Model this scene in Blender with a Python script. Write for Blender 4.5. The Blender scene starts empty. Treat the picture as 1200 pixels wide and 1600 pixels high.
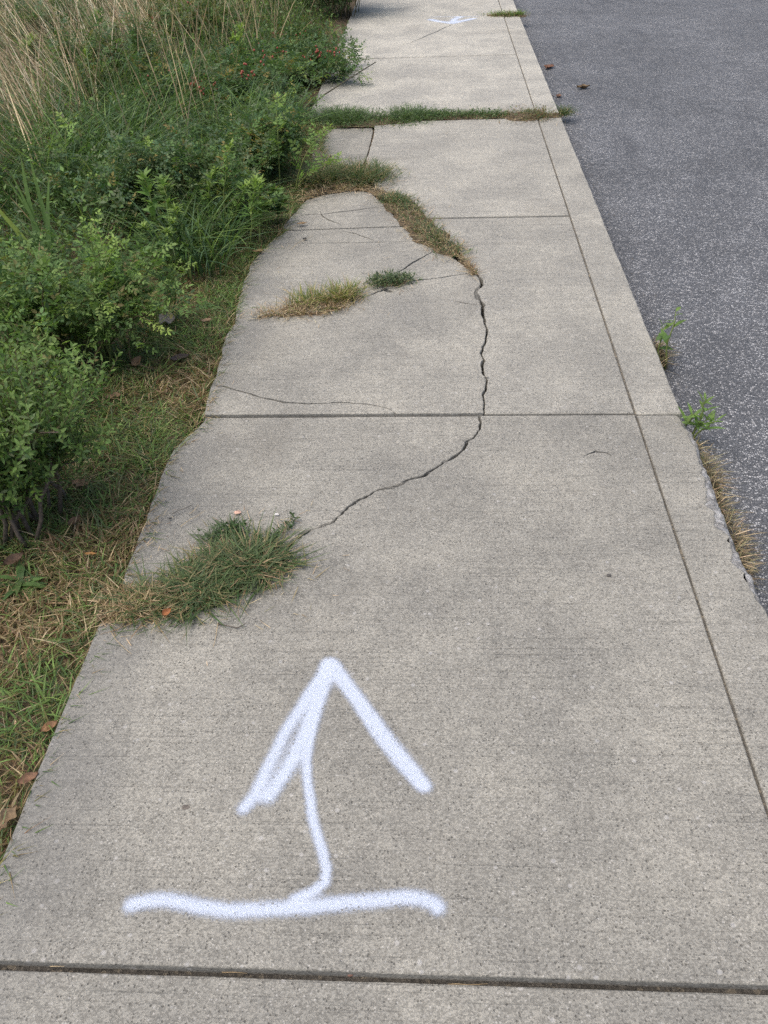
import bpy, bmesh, math, random, zlib
import numpy as np
from mathutils import Vector, noise as mn

rng = np.random.default_rng(11)
SEED = 0
random.seed(11)
sc = bpy.context.scene
COL = sc.collection
A = np.array
R = math.radians

# ------------------------------------------------------------------ camera (surveyed from the slab joints)
FPX, CAM_H, PITCH, YAW, ROLL = 1369.957, 1.60146, 0.673247, -0.073120, -0.043782
_f = np.array([math.sin(YAW) * math.cos(PITCH), math.cos(YAW) * math.cos(PITCH), -math.sin(PITCH)])
_r0 = np.array([math.cos(YAW), -math.sin(YAW), 0.0])
_u0 = np.cross(_r0, _f)
_r = math.cos(ROLL) * _r0 + math.sin(ROLL) * _u0
_u = -math.sin(ROLL) * _r0 + math.cos(ROLL) * _u0


def G(px, py, z=0.0):
    """where the sight line through a spot of the photo meets the level z (metres)"""
    d = _f * FPX + _r * (px - 600) - _u * (py - 800)
    t = (z - CAM_H) / d[2]
    return np.array([d[0] * t, d[1] * t])


def HT(x, y, py, z=0.0):
    """height of an upright standing at x, y whose top reaches photo row py"""
    lo, hi = 0.0, 1.58
    for _ in range(40):
        m = (lo + hi) / 2
        v = np.array([x, y, z + m - CAM_H])
        row = 800 - FPX * (v @ _u) / (v @ _f)
        if row > py: lo = m
        else: hi = m
    return lo


cam = bpy.data.cameras.new("camera")
cam.sensor_fit = 'VERTICAL'
cam.sensor_height = 32.0
cam.lens = FPX / 1600 * 32.0
cam.clip_start = 0.02
cam.clip_end = 2000
camo = bpy.data.objects.new("camera", cam)
COL.objects.link(camo)
from mathutils import Matrix
M3 = Matrix(((_r[0], _u[0], -_f[0]), (_r[1], _u[1], -_f[1]), (_r[2], _u[2], -_f[2])))
camo.matrix_world = Matrix.Translation((0, 0, CAM_H)) @ M3.to_4x4()
sc.camera = camo

# ------------------------------------------------------------------ light
w = bpy.data.worlds.new("World")
sc.world = w
w.use_nodes = True
nt = w.node_tree
bg = nt.nodes["Background"]
sky = nt.nodes.new("ShaderNodeTexSky")
sky.sky_type = 'NISHITA'
sky.sun_disc = False
SUN_EL, SUN_AZ = R(68), R(-125)      # azimuth measured from +Y towards +X
sky.sun_elevation = SUN_EL
sky.sun_rotation = SUN_AZ
sky.dust_density = 5.0
sky.air_density = 1.0
nt.links.new(sky.outputs[0], bg.inputs[0])
bg.inputs[1].default_value = 0.13
sl = bpy.data.lights.new("sun", 'SUN')
sl.energy = 1.5
sl.angle = R(65)
sl.color = (1.0, 0.93, 0.82)
so = bpy.data.objects.new("sun", sl)
COL.objects.link(so)
sdir = Vector((math.sin(SUN_AZ) * math.cos(SUN_EL), math.cos(SUN_AZ) * math.cos(SUN_EL), math.sin(SUN_EL)))
so.rotation_euler = sdir.to_track_quat('Z', 'Y').to_euler()
so.location = sdir * 30
sc.view_settings.view_transform = 'Standard'
sc.view_settings.look = 'None'
sc.view_settings.exposure = 0.46
sc.view_settings.gamma = 1
sc.cycles.use_denoising = False
sc.cycles.max_bounces = 6
sc.cycles.diffuse_bounces = 3
sc.cycles.transparent_max_bounces = 12


# ------------------------------------------------------------------ node helpers
class NT:
    def __init__(s, name):
        s.m = bpy.data.materials.new(name)
        s.m.use_nodes = True
        s.t = s.m.node_tree
        s.b = s.t.nodes["Principled BSDF"]
        s.out = s.t.nodes["Material Output"]
        s.pos = s.t.nodes.new("ShaderNodeNewGeometry").outputs["Position"]

    def n(s, typ, **kw):
        o = s.t.nodes.new(typ)
        for k, v in kw.items():
            if k.startswith('i_'):
                o.inputs[int(k[2:])].default_value = v
            else:
                setattr(o, k, v)
        return o

    def l(s, a, b): s.t.links.new(a, b)

    def noise(s, scale, detail=2.0, rough=0.5, vec=None, dist=0.0):
        o = s.n("ShaderNodeTexNoise")
        o.inputs["Scale"].default_value = scale
        o.inputs["Detail"].default_value = detail
        o.inputs["Roughness"].default_value = rough
        o.inputs["Distortion"].default_value = dist
        s.l(vec or s.pos, o.inputs["Vector"])
        return o.outputs[0]

    def vor(s, scale, feature='F1', vec=None):
        o = s.n("ShaderNodeTexVoronoi")
        o.feature = feature
        o.inputs["Scale"].default_value = scale
        s.l(vec or s.pos, o.inputs["Vector"])
        return o

    def stretch(s, v):
        o = s.n("ShaderNodeVectorMath", operation='MULTIPLY')
        o.inputs[1].default_value = v
        s.l(s.pos, o.inputs[0])
        return o.outputs[0]

    def ramp(s, fac, a, b, va=0.0, vb=1.0):
        o = s.n("ShaderNodeMapRange")
        o.interpolation_type = 'SMOOTHSTEP'
        s.l(fac, o.inputs[0])
        for i, v in ((1, a), (2, b), (3, va), (4, vb)):
            o.inputs[i].default_value = v
        return o.outputs[0]

    def math(s, op, a, b=None, clamp=False):
        o = s.n("ShaderNodeMath", operation=op, use_clamp=clamp)
        for i, v in ((0, a), (1, b)):
            if v is None: continue
            if isinstance(v, (int, float)): o.inputs[i].default_value = v
            else: s.l(v, o.inputs[i])
        return o.outputs[0]

    def mix(s, fac, a, b, mode='MIX'):
        o = s.n("ShaderNodeMix", data_type='RGBA', blend_type=mode)
        for i, v in ((0, fac), (6, a), (7, b)):
            if isinstance(v, (int, float)): o.inputs[i].default_value = v
            elif isinstance(v, tuple): o.inputs[i].default_value = v if len(v) == 4 else v + (1,)
            else: s.l(v, o.inputs[i])
        return o.outputs[2]

    def attr(s, name, typ='GEOMETRY'):
        o = s.n("ShaderNodeAttribute", attribute_name=name, attribute_type=typ)
        return o

    def bump(s, h, dist, strength=1.0):
        o = s.n("ShaderNodeBump")
        o.inputs["Strength"].default_value = strength
        o.inputs["Distance"].default_value = dist
        s.l(h, o.inputs["Height"])
        s.l(o.outputs[0], s.b.inputs["Normal"])


def cell_rand(t, scale, vec=None):
    v = t.vor(scale, vec=vec)
    sep = t.n("ShaderNodeSeparateColor")
    t.l(v.outputs["Color"], sep.inputs[0])
    return v.outputs["Distance"], sep.outputs[0], sep.outputs[1]


def concrete_mat(name="concrete", light=(0.281, 0.275, 0.247), fresh=False):
    t = NT(name)
    warp = t.noise(3, 3)
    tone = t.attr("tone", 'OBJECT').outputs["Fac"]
    d1, r1, q1 = cell_rand(t, 300)
    d2, r2, q2 = cell_rand(t, 190)
    d3, r3, q3 = cell_rand(t, 60)
    fine = t.noise(420, 3, 0.7)
    med = t.noise(26, 4, 0.65)
    big = t.noise(2.6, 5, 0.6)
    broom = t.noise(1.0, 3, 0.6, vec=t.stretch((2.2, 150, 1)), dist=0.2)
    broom2 = t.noise(1.0, 2, 0.5, vec=t.stretch((1.1, 62, 1)), dist=0.1)
    # value of the sand and cement paste
    v = t.math('ADD', t.ramp(r1, 0, 1, 0.72, 1.22), t.ramp(fine, .3, .7, -.16, .16))
    v = t.math('MULTIPLY', v, t.ramp(med, .3, .7, .93, 1.07))
    v = t.math('MULTIPLY', v, t.ramp(big, .3, .72, .82, 1.14))
    # thin drag lines of the broom
    v = t.math('MULTIPLY', v, t.ramp(broom, .30, .42, .83, 1.0))
    v = t.math('MULTIPLY', v, t.ramp(broom2, .26, .36, .88, 1.0))
    # dark sand voids and pale stones showing through
    pit = t.math('MULTIPLY', t.ramp(r2, .86, .90), t.ramp(d2, .22, .45, 1, 0))
    stone = t.math('MULTIPLY', t.ramp(q2, .90, .93), t.ramp(d2, .28, .42, 1, 0))
    bigst = t.math('MULTIPLY', t.ramp(q3, .955, .965), t.ramp(d3, .20, .36, 1, 0))
    scuff = t.math('MULTIPLY', t.ramp(t.noise(5.5, 5, .7), .62, .74), t.ramp(t.noise(60, 3), .45, .6))
    base = t.mix(big, (light[0] * .98, light[1] * .99, light[2] * 1.02), (light[0] * 1.02, light[1], light[2] * .95))
    gry = t.n("ShaderNodeCombineColor")
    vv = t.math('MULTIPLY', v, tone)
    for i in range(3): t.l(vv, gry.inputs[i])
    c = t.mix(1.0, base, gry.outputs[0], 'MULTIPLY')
    c = t.mix(t.math('MULTIPLY', pit, .60), c, (.075, .07, .06))
    c = t.mix(t.math('MULTIPLY', stone, .6), c, (.50, .49, .46))
    c = t.mix(t.math('MULTIPLY', bigst, .55), c, (.46, .455, .44))
    c = t.mix(t.math('MULTIPLY', scuff, .34), c, (.42, .415, .40))
    stain = t.ramp(t.noise(1.3, 6, .62, dist=.8), .52, .70)
    c = t.mix(t.math('MULTIPLY', stain, .28), c, (.165, .155, .134))
    worn = t.math('MULTIPLY', t.ramp(t.noise(2.1, 6, .7, dist=.5), .55, .72), t.ramp(t.noise(34, 3, .6), .38, .6))
    c = t.mix(t.math('MULTIPLY', worn, .26), c, (.43, .42, .385))
    # grey growth along the soil side of the walk
    sx = t.n("ShaderNodeSeparateXYZ")
    t.l(t.pos, sx.inputs[0])
    edge = t.ramp(t.math('ADD', sx.outputs[0], t.math('MULTIPLY', t.math('SUBTRACT', t.noise(4, 4), .5), .35)), -.86, -.62, 1, 0)
    c = t.mix(t.math('MULTIPLY', edge, .45), c, (.145, .147, .145))
    if fresh:
        c = t.mix(t.ramp(t.noise(45, 4, .7), .35, .6), (.46, .465, .46), (.25, .245, .235))
    t.l(c, t.b.inputs["Base Color"])
    t.b.inputs["Roughness"].default_value = .82
    t.b.inputs["Specular IOR Level"].default_value = .45
    h = t.math('ADD', t.math('MULTIPLY', fine, .5), t.math('MULTIPLY', d1, .35))
    h = t.math('SUBTRACT', h, t.math('MULTIPLY', pit, .9))
    h = t.math('ADD', h, t.math('MULTIPLY', t.ramp(broom, .28, .45), .45))
    h = t.math('ADD', h, t.math('MULTIPLY', t.ramp(broom2, .24, .38), .45))
    h = t.math('ADD', h, t.math('MULTIPLY', med, 1.0 if not fresh else 4))
    t.bump(h, .0022 if not fresh else .006, .9)
    return t.m


def asphalt_mat():
    t = NT("asphalt")
    d, r, q = cell_rand(t, 130)
    ve = t.vor(130, 'DISTANCE_TO_EDGE').outputs["Distance"]
    d2, r2, q2 = cell_rand(t, 260)
    big = t.noise(.9, 4, .6)
    patch = t.noise(7, 4, .6)
    chip = t.ramp(t.math('ADD', r, t.math('MULTIPLY', t.math('SUBTRACT', patch, .5), .35)), .54, .86)
    body = t.ramp(ve, .03, .16)
    c = t.mix(r2, (.056, .0595, .066), (.146, .153, .165))
    c = t.mix(t.math('MULTIPLY', t.ramp(r, .25, .65), t.math('MULTIPLY', body, .8)), c, (.21, .214, .222))
    hue = t.mix(q, (.34, .347, .36), (.48, .483, .487))
    c = t.mix(t.math('MULTIPLY', chip, body), c, hue)
    gry = t.n("ShaderNodeCombineColor")
    k = t.math('MULTIPLY', t.ramp(big, .3, .7, .86, 1.12), t.ramp(patch, .3, .7, .92, 1.08))
    for i in range(3): t.l(k, gry.inputs[i])
    c = t.mix(1.0, c, gry.outputs[0], 'MULTIPLY')
    # tar worn along an old seam
    seam = t.ramp(t.noise(1.0, 4, .6, vec=t.stretch((3.0, .55, 1))), .60, .70)
    c = t.mix(t.math('MULTIPLY', seam, .35), c, (.05, .053, .06))
    crk = t.noise(.75, 5, .62, dist=.6)
    line = t.ramp(t.math('ABSOLUTE', t.math('SUBTRACT', crk, .47)), .002, .008, 1, 0)
    line = t.math('MULTIPLY', line, t.ramp(t.noise(.5, 2), .46, .6))
    c = t.mix(t.math('MULTIPLY', line, .42), c, (.03, .03, .031))
    t.l(c, t.b.inputs["Base Color"])
    t.b.inputs["Roughness"].default_value = .62
    t.b.inputs["Specular IOR Level"].default_value = .5
    h = t.math('ADD', t.math('MULTIPLY', body, t.ramp(r, 0, 1, .3, 1)), t.math('MULTIPLY', r2, .3))
    h = t.math('ADD', h, t.math('MULTIPLY', t.noise(40, 3), .6))
    t.bump(h, .004, 1.0)
    return t.m


def soil_mat(name, a, b, sc_=60):
    t = NT(name)
    n1, n2 = t.noise(sc_, 5, .7), t.noise(9, 4, .6)
    d, r, q = cell_rand(t, 150)
    c = t.mix(t.ramp(n1, .3, .7), a, b)
    c = t.mix(t.math('MULTIPLY', t.ramp(n2, .4, .7), .5), c, (a[0] * .6, a[1] * .62, a[2] * .6))
    c = t.mix(t.math('MULTIPLY', t.ramp(r, .85, .9), .5), c, (b[0] * 1.7, b[1] * 1.6, b[2] * 1.4))
    t.l(c, t.b.inputs["Base Color"])
    t.b.inputs["Roughness"].default_value = .95
    t.b.inputs["Specular IOR Level"].default_value = .2
    t.bump(t.math('ADD', n1, t.math('MULTIPLY', d, .4)), .012)
    return t.m


def leaf_mat(name, rough=.5, trans=.25, spec=.45):
    t = NT(name)
    at = t.attr("tint").outputs["Color"]
    n = t.noise(90, 2)
    g = t.n("ShaderNodeCombineColor")
    k = t.ramp(n, .3, .7, .98, 1.28)
    for i in range(3): t.l(k, g.inputs[i])
    c = t.mix(1.0, at, g.outputs[0], 'MULTIPLY')
    t.l(c, t.b.inputs["Base Color"])
    t.b.inputs["Roughness"].default_value = rough
    t.b.inputs["Specular IOR Level"].default_value = spec
    tr = t.n("ShaderNodeBsdfTranslucent")
    c2 = t.mix(1.0, c, (1.25, 1.3, .7), 'MULTIPLY')
    t.l(c2, tr.inputs[0])
    mx = t.n("ShaderNodeMixShader")
    mx.inputs[0].default_value = trans
    t.l(t.b.outputs[0], mx.inputs[1])
    t.l(tr.outputs[0], mx.inputs[2])
    t.l(mx.outputs[0], t.out.inputs[0])
    return t.m


def plain_mat(name, col, rough=.7, var=.25, scale=60, bump=.002):
    t = NT(name)
    n = t.noise(scale, 4, .65)
    c = t.mix(t.ramp(n, .3, .7), tuple(x * (1 - var) for x in col), tuple(min(1, x * (1 + var)) for x in col))
    t.l(c, t.b.inputs["Base Color"])
    t.b.inputs["Roughness"].default_value = rough
    t.bump(n, bump)
    return t.m


def paint_mat():
    t = NT("spray_paint")
    den = t.attr("paint_load").outputs["Fac"]
    d1, r1, q1 = cell_rand(t, 420)
    d2, r2, q2 = cell_rand(t, 130)
    fine = t.noise(480, 3, .7)
    pit = t.math('MULTIPLY', t.ramp(r2, .80, .84), t.ramp(d2, .26, .40, 1, 0))
    x = t.math('ADD', t.math('MULTIPLY', r1, .24), t.math('MULTIPLY', fine, .55))
    x = t.math('ADD', x, t.math('MULTIPLY', pit, .30))
    x = t.math('SUBTRACT', t.math('MULTIPLY', den, 1.25), x)
    a = t.ramp(x, -.22, .74, 0, .95)
    c = t.mix(fine, (.52, .59, .72), (.66, .73, .86))
    t.l(c, t.b.inputs["Base Color"])
    t.b.inputs["Roughness"].default_value = .6
    t.l(a, t.b.inputs["Alpha"])
    t.bump(t.math('ADD', fine, d1), .0015)
    return t.m


M_CON = concrete_mat()
M_FRESH = concrete_mat("broken_concrete", fresh=True)
M_ASP = asphalt_mat()
M_SOIL = soil_mat("soil", (.075, .062, .042), (.17, .13, .085))
M_DIRT = soil_mat("joint_dirt", (.13, .122, .105), (.24, .22, .185), 140)
M_DIRT2 = soil_mat("gap_dirt", (.055, .051, .046), (.15, .138, .12), 140)
M_DARK = soil_mat("crack_dirt", (.02, .019, .017), (.05, .045, .038), 140)
M_LEAF = leaf_mat("leaf", .55, .38, .3)
M_GRASS = leaf_mat("grass_blade", .6, .35, .3)
M_STRAW = leaf_mat("dry_stem", .7, .12, .25)
M_PAINT = paint_mat()
M_WOOD = plain_mat("woody_stem", (.12, .095, .075), .85, .4, 120)
M_DARKWOOD = plain_mat("dark_bark", (.035, .028, .024), .9, .4, 60, .01)
M_CANE = plain_mat("green_cane", (.13, .15, .06), .6, .3, 90)
M_HIP = plain_mat("rose_hip_skin", (.27, .060, .038), .45, .35, 70, .0005)
M_PEB = plain_mat("pebble_stone", (.16, .15, .14), .8, .3, 150)


# ------------------------------------------------------------------ object helpers
def tag(o, label=None, cat=None, group=None, kind=None):
    if label: o["label"] = label
    if cat: o["category"] = cat
    if group: o["group"] = group
    if kind: o["kind"] = kind
    return o


def empty(name, loc, label, cat, group=None):
    global rng
    rng = np.random.default_rng(zlib.crc32(label.encode()) + SEED)      # each plant keeps its own growth
    o = bpy.data.objects.new(name, None)
    COL.objects.link(o)
    o.empty_display_size = .05
    o.location = loc
    return tag(o, label, cat, group)


def mesh_np(name, V, loops, starts, mat, tint=None, parent=None, smooth=True, extra=None):
    V = np.asarray(V, np.float32)
    me = bpy.data.meshes.new(name)
    me.vertices.add(len(V))
    me.vertices.foreach_set("co", V.ravel())
    me.loops.add(len(loops))
    me.loops.foreach_set("vertex_index", np.asarray(loops, np.int32))
    me.polygons.add(len(starts))
    me.polygons.foreach_set("loop_start", np.asarray(starts, np.int32))
    if smooth:
        me.polygons.foreach_set("use_smooth", np.ones(len(starts), bool))
    if tint is not None:
        a = me.attributes.new("tint", 'FLOAT_COLOR', 'POINT')
        c = np.ones((len(V), 4), np.float32)
        c[:, :3] = tint
        a.data.foreach_set("color", c.ravel())
    if extra is not None:
        a = me.attributes.new(extra[0], 'FLOAT', 'POINT')
        a.data.foreach_set("value", np.asarray(extra[1], np.float32))
    me.materials.append(mat)
    me.update()
    me.validate()
    o = bpy.data.objects.new(name, me)
    COL.objects.link(o)
    if parent is not None:
        o.parent = parent
        o.matrix_parent_inverse = Matrix.Translation(-parent.location)
    return o


class Geo:
    """collects many small templates (leaves, blades, tubes) for one mesh"""
    def __init__(s): s.V, s.L, s.S, s.T, s.nv, s.nl = [], [], [], [], 0, 0

    def add(s, V, faces, tint):
        """V: (N,k,3); faces: list of index tuples in a template; tint (N,3) or (N,k,3)"""
        N, k = V.shape[:2]
        if N == 0: return
        s.V.append(V.reshape(-1, 3))
        fl = np.concatenate([np.array(f) for f in faces])
        st = np.cumsum([0] + [len(f) for f in faces][:-1])
        s.L.append(((np.arange(N) * k)[:, None] + fl[None, :] + s.nv).ravel())
        s.S.append(((np.arange(N) * len(fl))[:, None] + st[None, :] + s.nl).ravel())
        if tint.ndim == 2: tint = np.repeat(tint[:, None, :], k, 1)
        s.T.append(tint.reshape(-1, 3))
        s.nv += N * k
        s.nl += N * len(fl)

    def build(s, name, mat, parent=None):
        if not s.V: return None
        return mesh_np(name, np.concatenate(s.V), np.concatenate(s.L), np.concatenate(s.S), mat, np.concatenate(s.T), parent)


def norm(a): return a / np.maximum(np.linalg.norm(a, axis=-1, keepdims=True), 1e-9)


def palette(cols, wts, N, jit=.18):
    cols = np.array(cols)
    wts = np.array(wts, float)
    c = cols[rng.choice(len(cols), N, p=wts / wts.sum())]
    return c * (1 + rng.uniform(-jit, jit, (N, 1))) * (1 + rng.uniform(-.06, .06, (N, 3)))


GREEN_D = (.056, .105, .038)
GREEN_M = (.095, .165, .052)
GREEN_L = (.155, .245, .070)
GREEN_Y = (.25, .35, .090)
GREEN_B = (.078, .140, .070)
GREEN_G = (.125, .165, .085)
OLIVE = (.150, .145, .055)
STRAW = (.46, .37, .235)
STRAW_D = (.29, .22, .13)
BROWN = (.165, .105, .058)


def blades(geo, P, h, w, az, lean, curve, tint, seg=3, tipc=None, tw=None):
    """P (N,3) roots; h heights; az direction of lean; lean & curve as horizontal run in units of h"""
    N = len(P)
    if N == 0: return
    d = np.stack([np.cos(az), np.sin(az), np.zeros(N)], 1)
    if tw is None: tw = rng.uniform(-1.2, 1.2, N)
    sd = np.stack([-np.sin(az + tw), np.cos(az + tw), np.zeros(N)], 1)
    V = np.zeros((N, seg * 2 + 1, 3))
    tint_k = np.zeros((N, seg * 2 + 1, 3))
    for i in range(seg + 1):
        t = i / seg
        run = (lean * t + curve * t ** 2.2) * h
        zz = h * (t - .38 * np.clip(curve, 0, 2) * t ** 2.5 - .12 * np.abs(lean) * t)
        c = P + d * run[:, None]
        c[:, 2] += zz
        wid = w * (1 - t) ** .55 * (.75 + .5 * min(t * 3, 1)) / 1.25
        tk = tint if tipc is None else tint * (1 - t ** 2) + tipc * t ** 2
        if i < seg:
            V[:, 2 * i] = c - sd * wid[:, None] / 2
            V[:, 2 * i + 1] = c + sd * wid[:, None] / 2
            tint_k[:, 2 * i] = tint_k[:, 2 * i + 1] = tk
        else:
            V[:, 2 * i] = c
            tint_k[:, 2 * i] = tk
    F = [(2 * i, 2 * i + 1, 2 * i + 3, 2 * i + 2) for i in range(seg - 1)] + [(2 * seg - 2, 2 * seg - 1, 2 * seg)]
    geo.add(V, F, tint_k)


LT_HI = (np.array([(0, 0, 0), (.28, .40, .07), (.30, 0, 0), (.28, -.40, .07), (.62, .42, .07), (.64, 0, 0), (.62, -.42, .07), (1, 0, 0)]),
         [(0, 2, 1), (0, 3, 2), (1, 2, 5, 4), (2, 3, 6, 5), (4, 5, 7), (5, 6, 7)])
LT_LO = (np.array([(0, 0, 0), (.45, .5, .08), (.5, 0, 0), (.45, -.5, .08), (1, 0, 0)]),
         [(0, 2, 1), (0, 3, 2), (1, 2, 4), (2, 3, 4)])


def leaves(geo, P, D, Nn, L, W, tint, droop=.15, hi=True):
    if len(P) == 0: return
    T, F = LT_HI if hi else LT_LO
    D = norm(D)
    S = norm(np.cross(Nn, D))
    U = np.cross(D, S)
    L, W = np.broadcast_to(L, len(P)), np.broadcast_to(W, len(P))
    u, v, q = T[:, 0], T[:, 1], T[:, 2]
    V = P[:, None, :] + D[:, None, :] * (L[:, None] * u)[..., None] + S[:, None, :] * (W[:, None] * v)[..., None] \
        + U[:, None, :] * (W[:, None] * q * 1.6 - L[:, None] * droop * u ** 2)[..., None]
    geo.add(V, F, tint)


def tube(geo, pts, r0, r1, tint, n=5):
    pts = np.asarray(pts, float)
    k = len(pts)
    tg = norm(np.gradient(pts, axis=0))
    ref = np.array([.31, .22, .93]) if abs(tg[0, 2]) < .9 else np.array([1., .2, 0])
    a = norm(np.cross(tg, ref))
    b = np.cross(tg, a)
    r = np.linspace(r0, r1, k)[:, None, None]
    an = np.linspace(0, 2 * math.pi, n, endpoint=False)
    V = pts[:, None, :] + r * (a[:, None, :] * np.cos(an)[None, :, None] + b[:, None, :] * np.sin(an)[None, :, None])
    F = []
    for i in range(k - 1):
        for j in range(n):
            F.append((i * n + j, i * n + (j + 1) % n, (i + 1) * n + (j + 1) % n, (i + 1) * n + j))
    F.append(tuple(range(n))[::-1])
    F.append(tuple((k - 1) * n + j for j in range(n)))
    geo.add(V.reshape(1, -1, 3), F, np.array([tint], float))


def rdir(N, up=.3, spread=1.0):
    d = rng.normal(size=(N, 3)) * np.array([1, 1, .7]) * spread
    d[:, 2] += up
    return norm(d)


def compound(geo, P, D, nl, size, tint, hi, rach=None):
    """pinnate leaves: a leaf stalk D from each P carrying pairs of leaflets and one at the tip"""
    N = len(P)
    up = norm(np.tile([0, 0, 1.], (N, 1)) + rng.normal(size=(N, 3)) * .35)
    S = norm(np.cross(up, D))
    U = np.cross(D, S)
    rl = size * 2.6 * rng.uniform(.8, 1.2, N)
    for k in range(nl):
        f = .35 + .55 * k / max(nl - 1, 1)
        for s in (-1, 1):
            p = P + D * (rl * f)[:, None] - U * (rl * .12 * f * f)[:, None]
            d = norm(D * .45 + S * s + rng.normal(size=(N, 3)) * .12)
            l = size * rng.uniform(.75, 1.15, N) * (.8 + .3 * math.sin(f * 3))
            leaves(geo, p, d, U + rng.normal(size=(N, 3)) * .18, l, l * .52, tint * rng.uniform(.88, 1.12, (N, 1)), .15, hi)
    p = P + D * rl[:, None] - U * (rl * .12)[:, None]
    l = size * rng.uniform(.9, 1.3, N)
    leaves(geo, p, norm(D - U * .2), U, l, l * .55, tint, .18, hi)


def arc(base, az, h, run, n=9, droop=.25, wob=.02):
    t = np.linspace(0, 1, n)[:, None]
    d = np.array([math.cos(az), math.sin(az), 0])
    p = np.array(base) + d * run * t ** 1.35
    p[:, 2] += (h * (1 - (1 - t) ** 1.7) - droop * h * np.clip(t - .6, 0, 1) ** 2 * 4)[:, 0]
    p[1:] += np.cumsum(rng.normal(size=(n - 1, 3)) * wob * .35, 0)
    return p


def along(pts, t):
    k = len(pts) - 1
    x = np.clip(np.asarray(t) * k, 0, k - 1e-6)
    i = x.astype(int)
    f = (x - i)[:, None]
    return pts[i] * (1 - f) + pts[i + 1] * f, norm(pts[i + 1] - pts[i])


HIP = []


def hip_mesh():
    if not HIP:
        bm = bmesh.new()
        bmesh.ops.create_uvsphere(bm, u_segments=9, v_segments=7, radius=.0072)
        for v in bm.verts:
            v.co.z *= 1.2
            if v.co.z < -.0095: v.co *= 1.15
        for f in bm.faces: f.smooth = True
        me = bpy.data.meshes.new("rose_hip")
        bm.to_mesh(me)
        bm.free()
        me.materials.append(M_HIP)
        HIP.append(me)
    return HIP[0]


def rose_bush(name, label, x, y, h, rad, canes, cols, wts, size=.021, hi=False, cat="rose bush", group=None, hips=0,
              stretch=(1, 1), tipcol=GREEN_Y, dens=1.0, z=-.03, azr=None):
    root = empty(name, (x, y, z), label, cat, group)
    fol, stem = Geo(), Geo()
    tips = []
    for c in range(canes):
        az = rng.uniform(0, 2 * math.pi) if azr is None else rng.uniform(*azr)
        run = rad * math.sqrt(rng.uniform(.03, 1)) * math.hypot(math.cos(az) * stretch[0], math.sin(az) * stretch[1])
        hh = h * rng.uniform(.62, 1.0) * (1 - .30 * (run / rad) ** 2)
        b = np.array([x, y, z]) + np.array([*rng.normal(size=2) * rad * .22, 0])
        pts = arc(b, az, hh, run, droop=rng.uniform(.0, .3))
        tube(stem, pts, .0042, .0014, (.12, .10, .055) if rng.random() < .5 else (.10, .125, .045), 4)
        nodes, dirs, tt = [], [], []
        t = np.sort(rng.uniform(.22, 1, int(16 * dens)))
        p, d = along(pts, t)
        nodes.append(p); dirs.append(norm(d * .3 + rdir(len(t), .35))); tt.append(t)
        for k in range(int(7 * dens) + 1):
            t0 = rng.uniform(.2, .98)
            p0, d0 = along(pts, np.array([t0]))
            dd = norm(d0[0] * .5 + rdir(1, .5)[0])
            ln = rng.uniform(.06, .2) * (h / .7 + .3)
            tw = p0[0] + dd * ln * np.linspace(0, 1, 4)[:, None] + np.array([0, 0, .02]) * (np.linspace(0, 1, 4)[:, None] ** 2)
            tube(stem, tw, .0018, .0008, (.10, .13, .045), 3)
            t2 = rng.uniform(.1, 1, int(7 * dens))
            p, d = along(tw, t2)
            nodes.append(p); dirs.append(norm(d * .5 + rdir(len(t2), .35))); tt.append(np.full(len(t2), t0))
            tips.append(tw[-1])
        P, D, T = np.concatenate(nodes), np.concatenate(dirs), np.concatenate(tt)
        keep = P[:, 2] > .01
        P, D, T = P[keep], D[keep], T[keep]
        col = palette(cols, wts, len(P))
        nl = 2 if rng.random() < .5 else 3
        compound(fol, P, D, nl, size * rng.uniform(.85, 1.2), col, hi)
        # young pale growth at the very end of some canes
        if rng.random() < .45:
            p, d = along(pts, np.linspace(.88, 1, 5))
            compound(fol, p, norm(d + rdir(5, .6) * .8), 2, size * .8, palette([tipcol], [1], 5), hi)
        tips.append(pts[-1])
    fol.build("foliage", M_LEAF, root)
    stem.build("canes", M_STRAW, root)
    tips = np.array(tips)
    if hips:
        face = tips[(tips[:, 2] > h * .50) & (tips[:, 1] < y + rad * .1)]
        me = hip_mesh()
        for k in range(hips):
            c = face[rng.integers(len(face))]
            for j in range(int(rng.integers(5, 9))):
                hip = bpy.data.objects.new("rose_hip", me)
                COL.objects.link(hip)
                hip.parent = root
                hip.location = c + rng.normal(size=3) * .026 + A([-x, -y - .06, .03 - z])
                hip.rotation_euler = rng.uniform(-.5, .5, 3)
                hip.scale = [rng.uniform(.8, 1.15)] * 3
    return root


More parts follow.
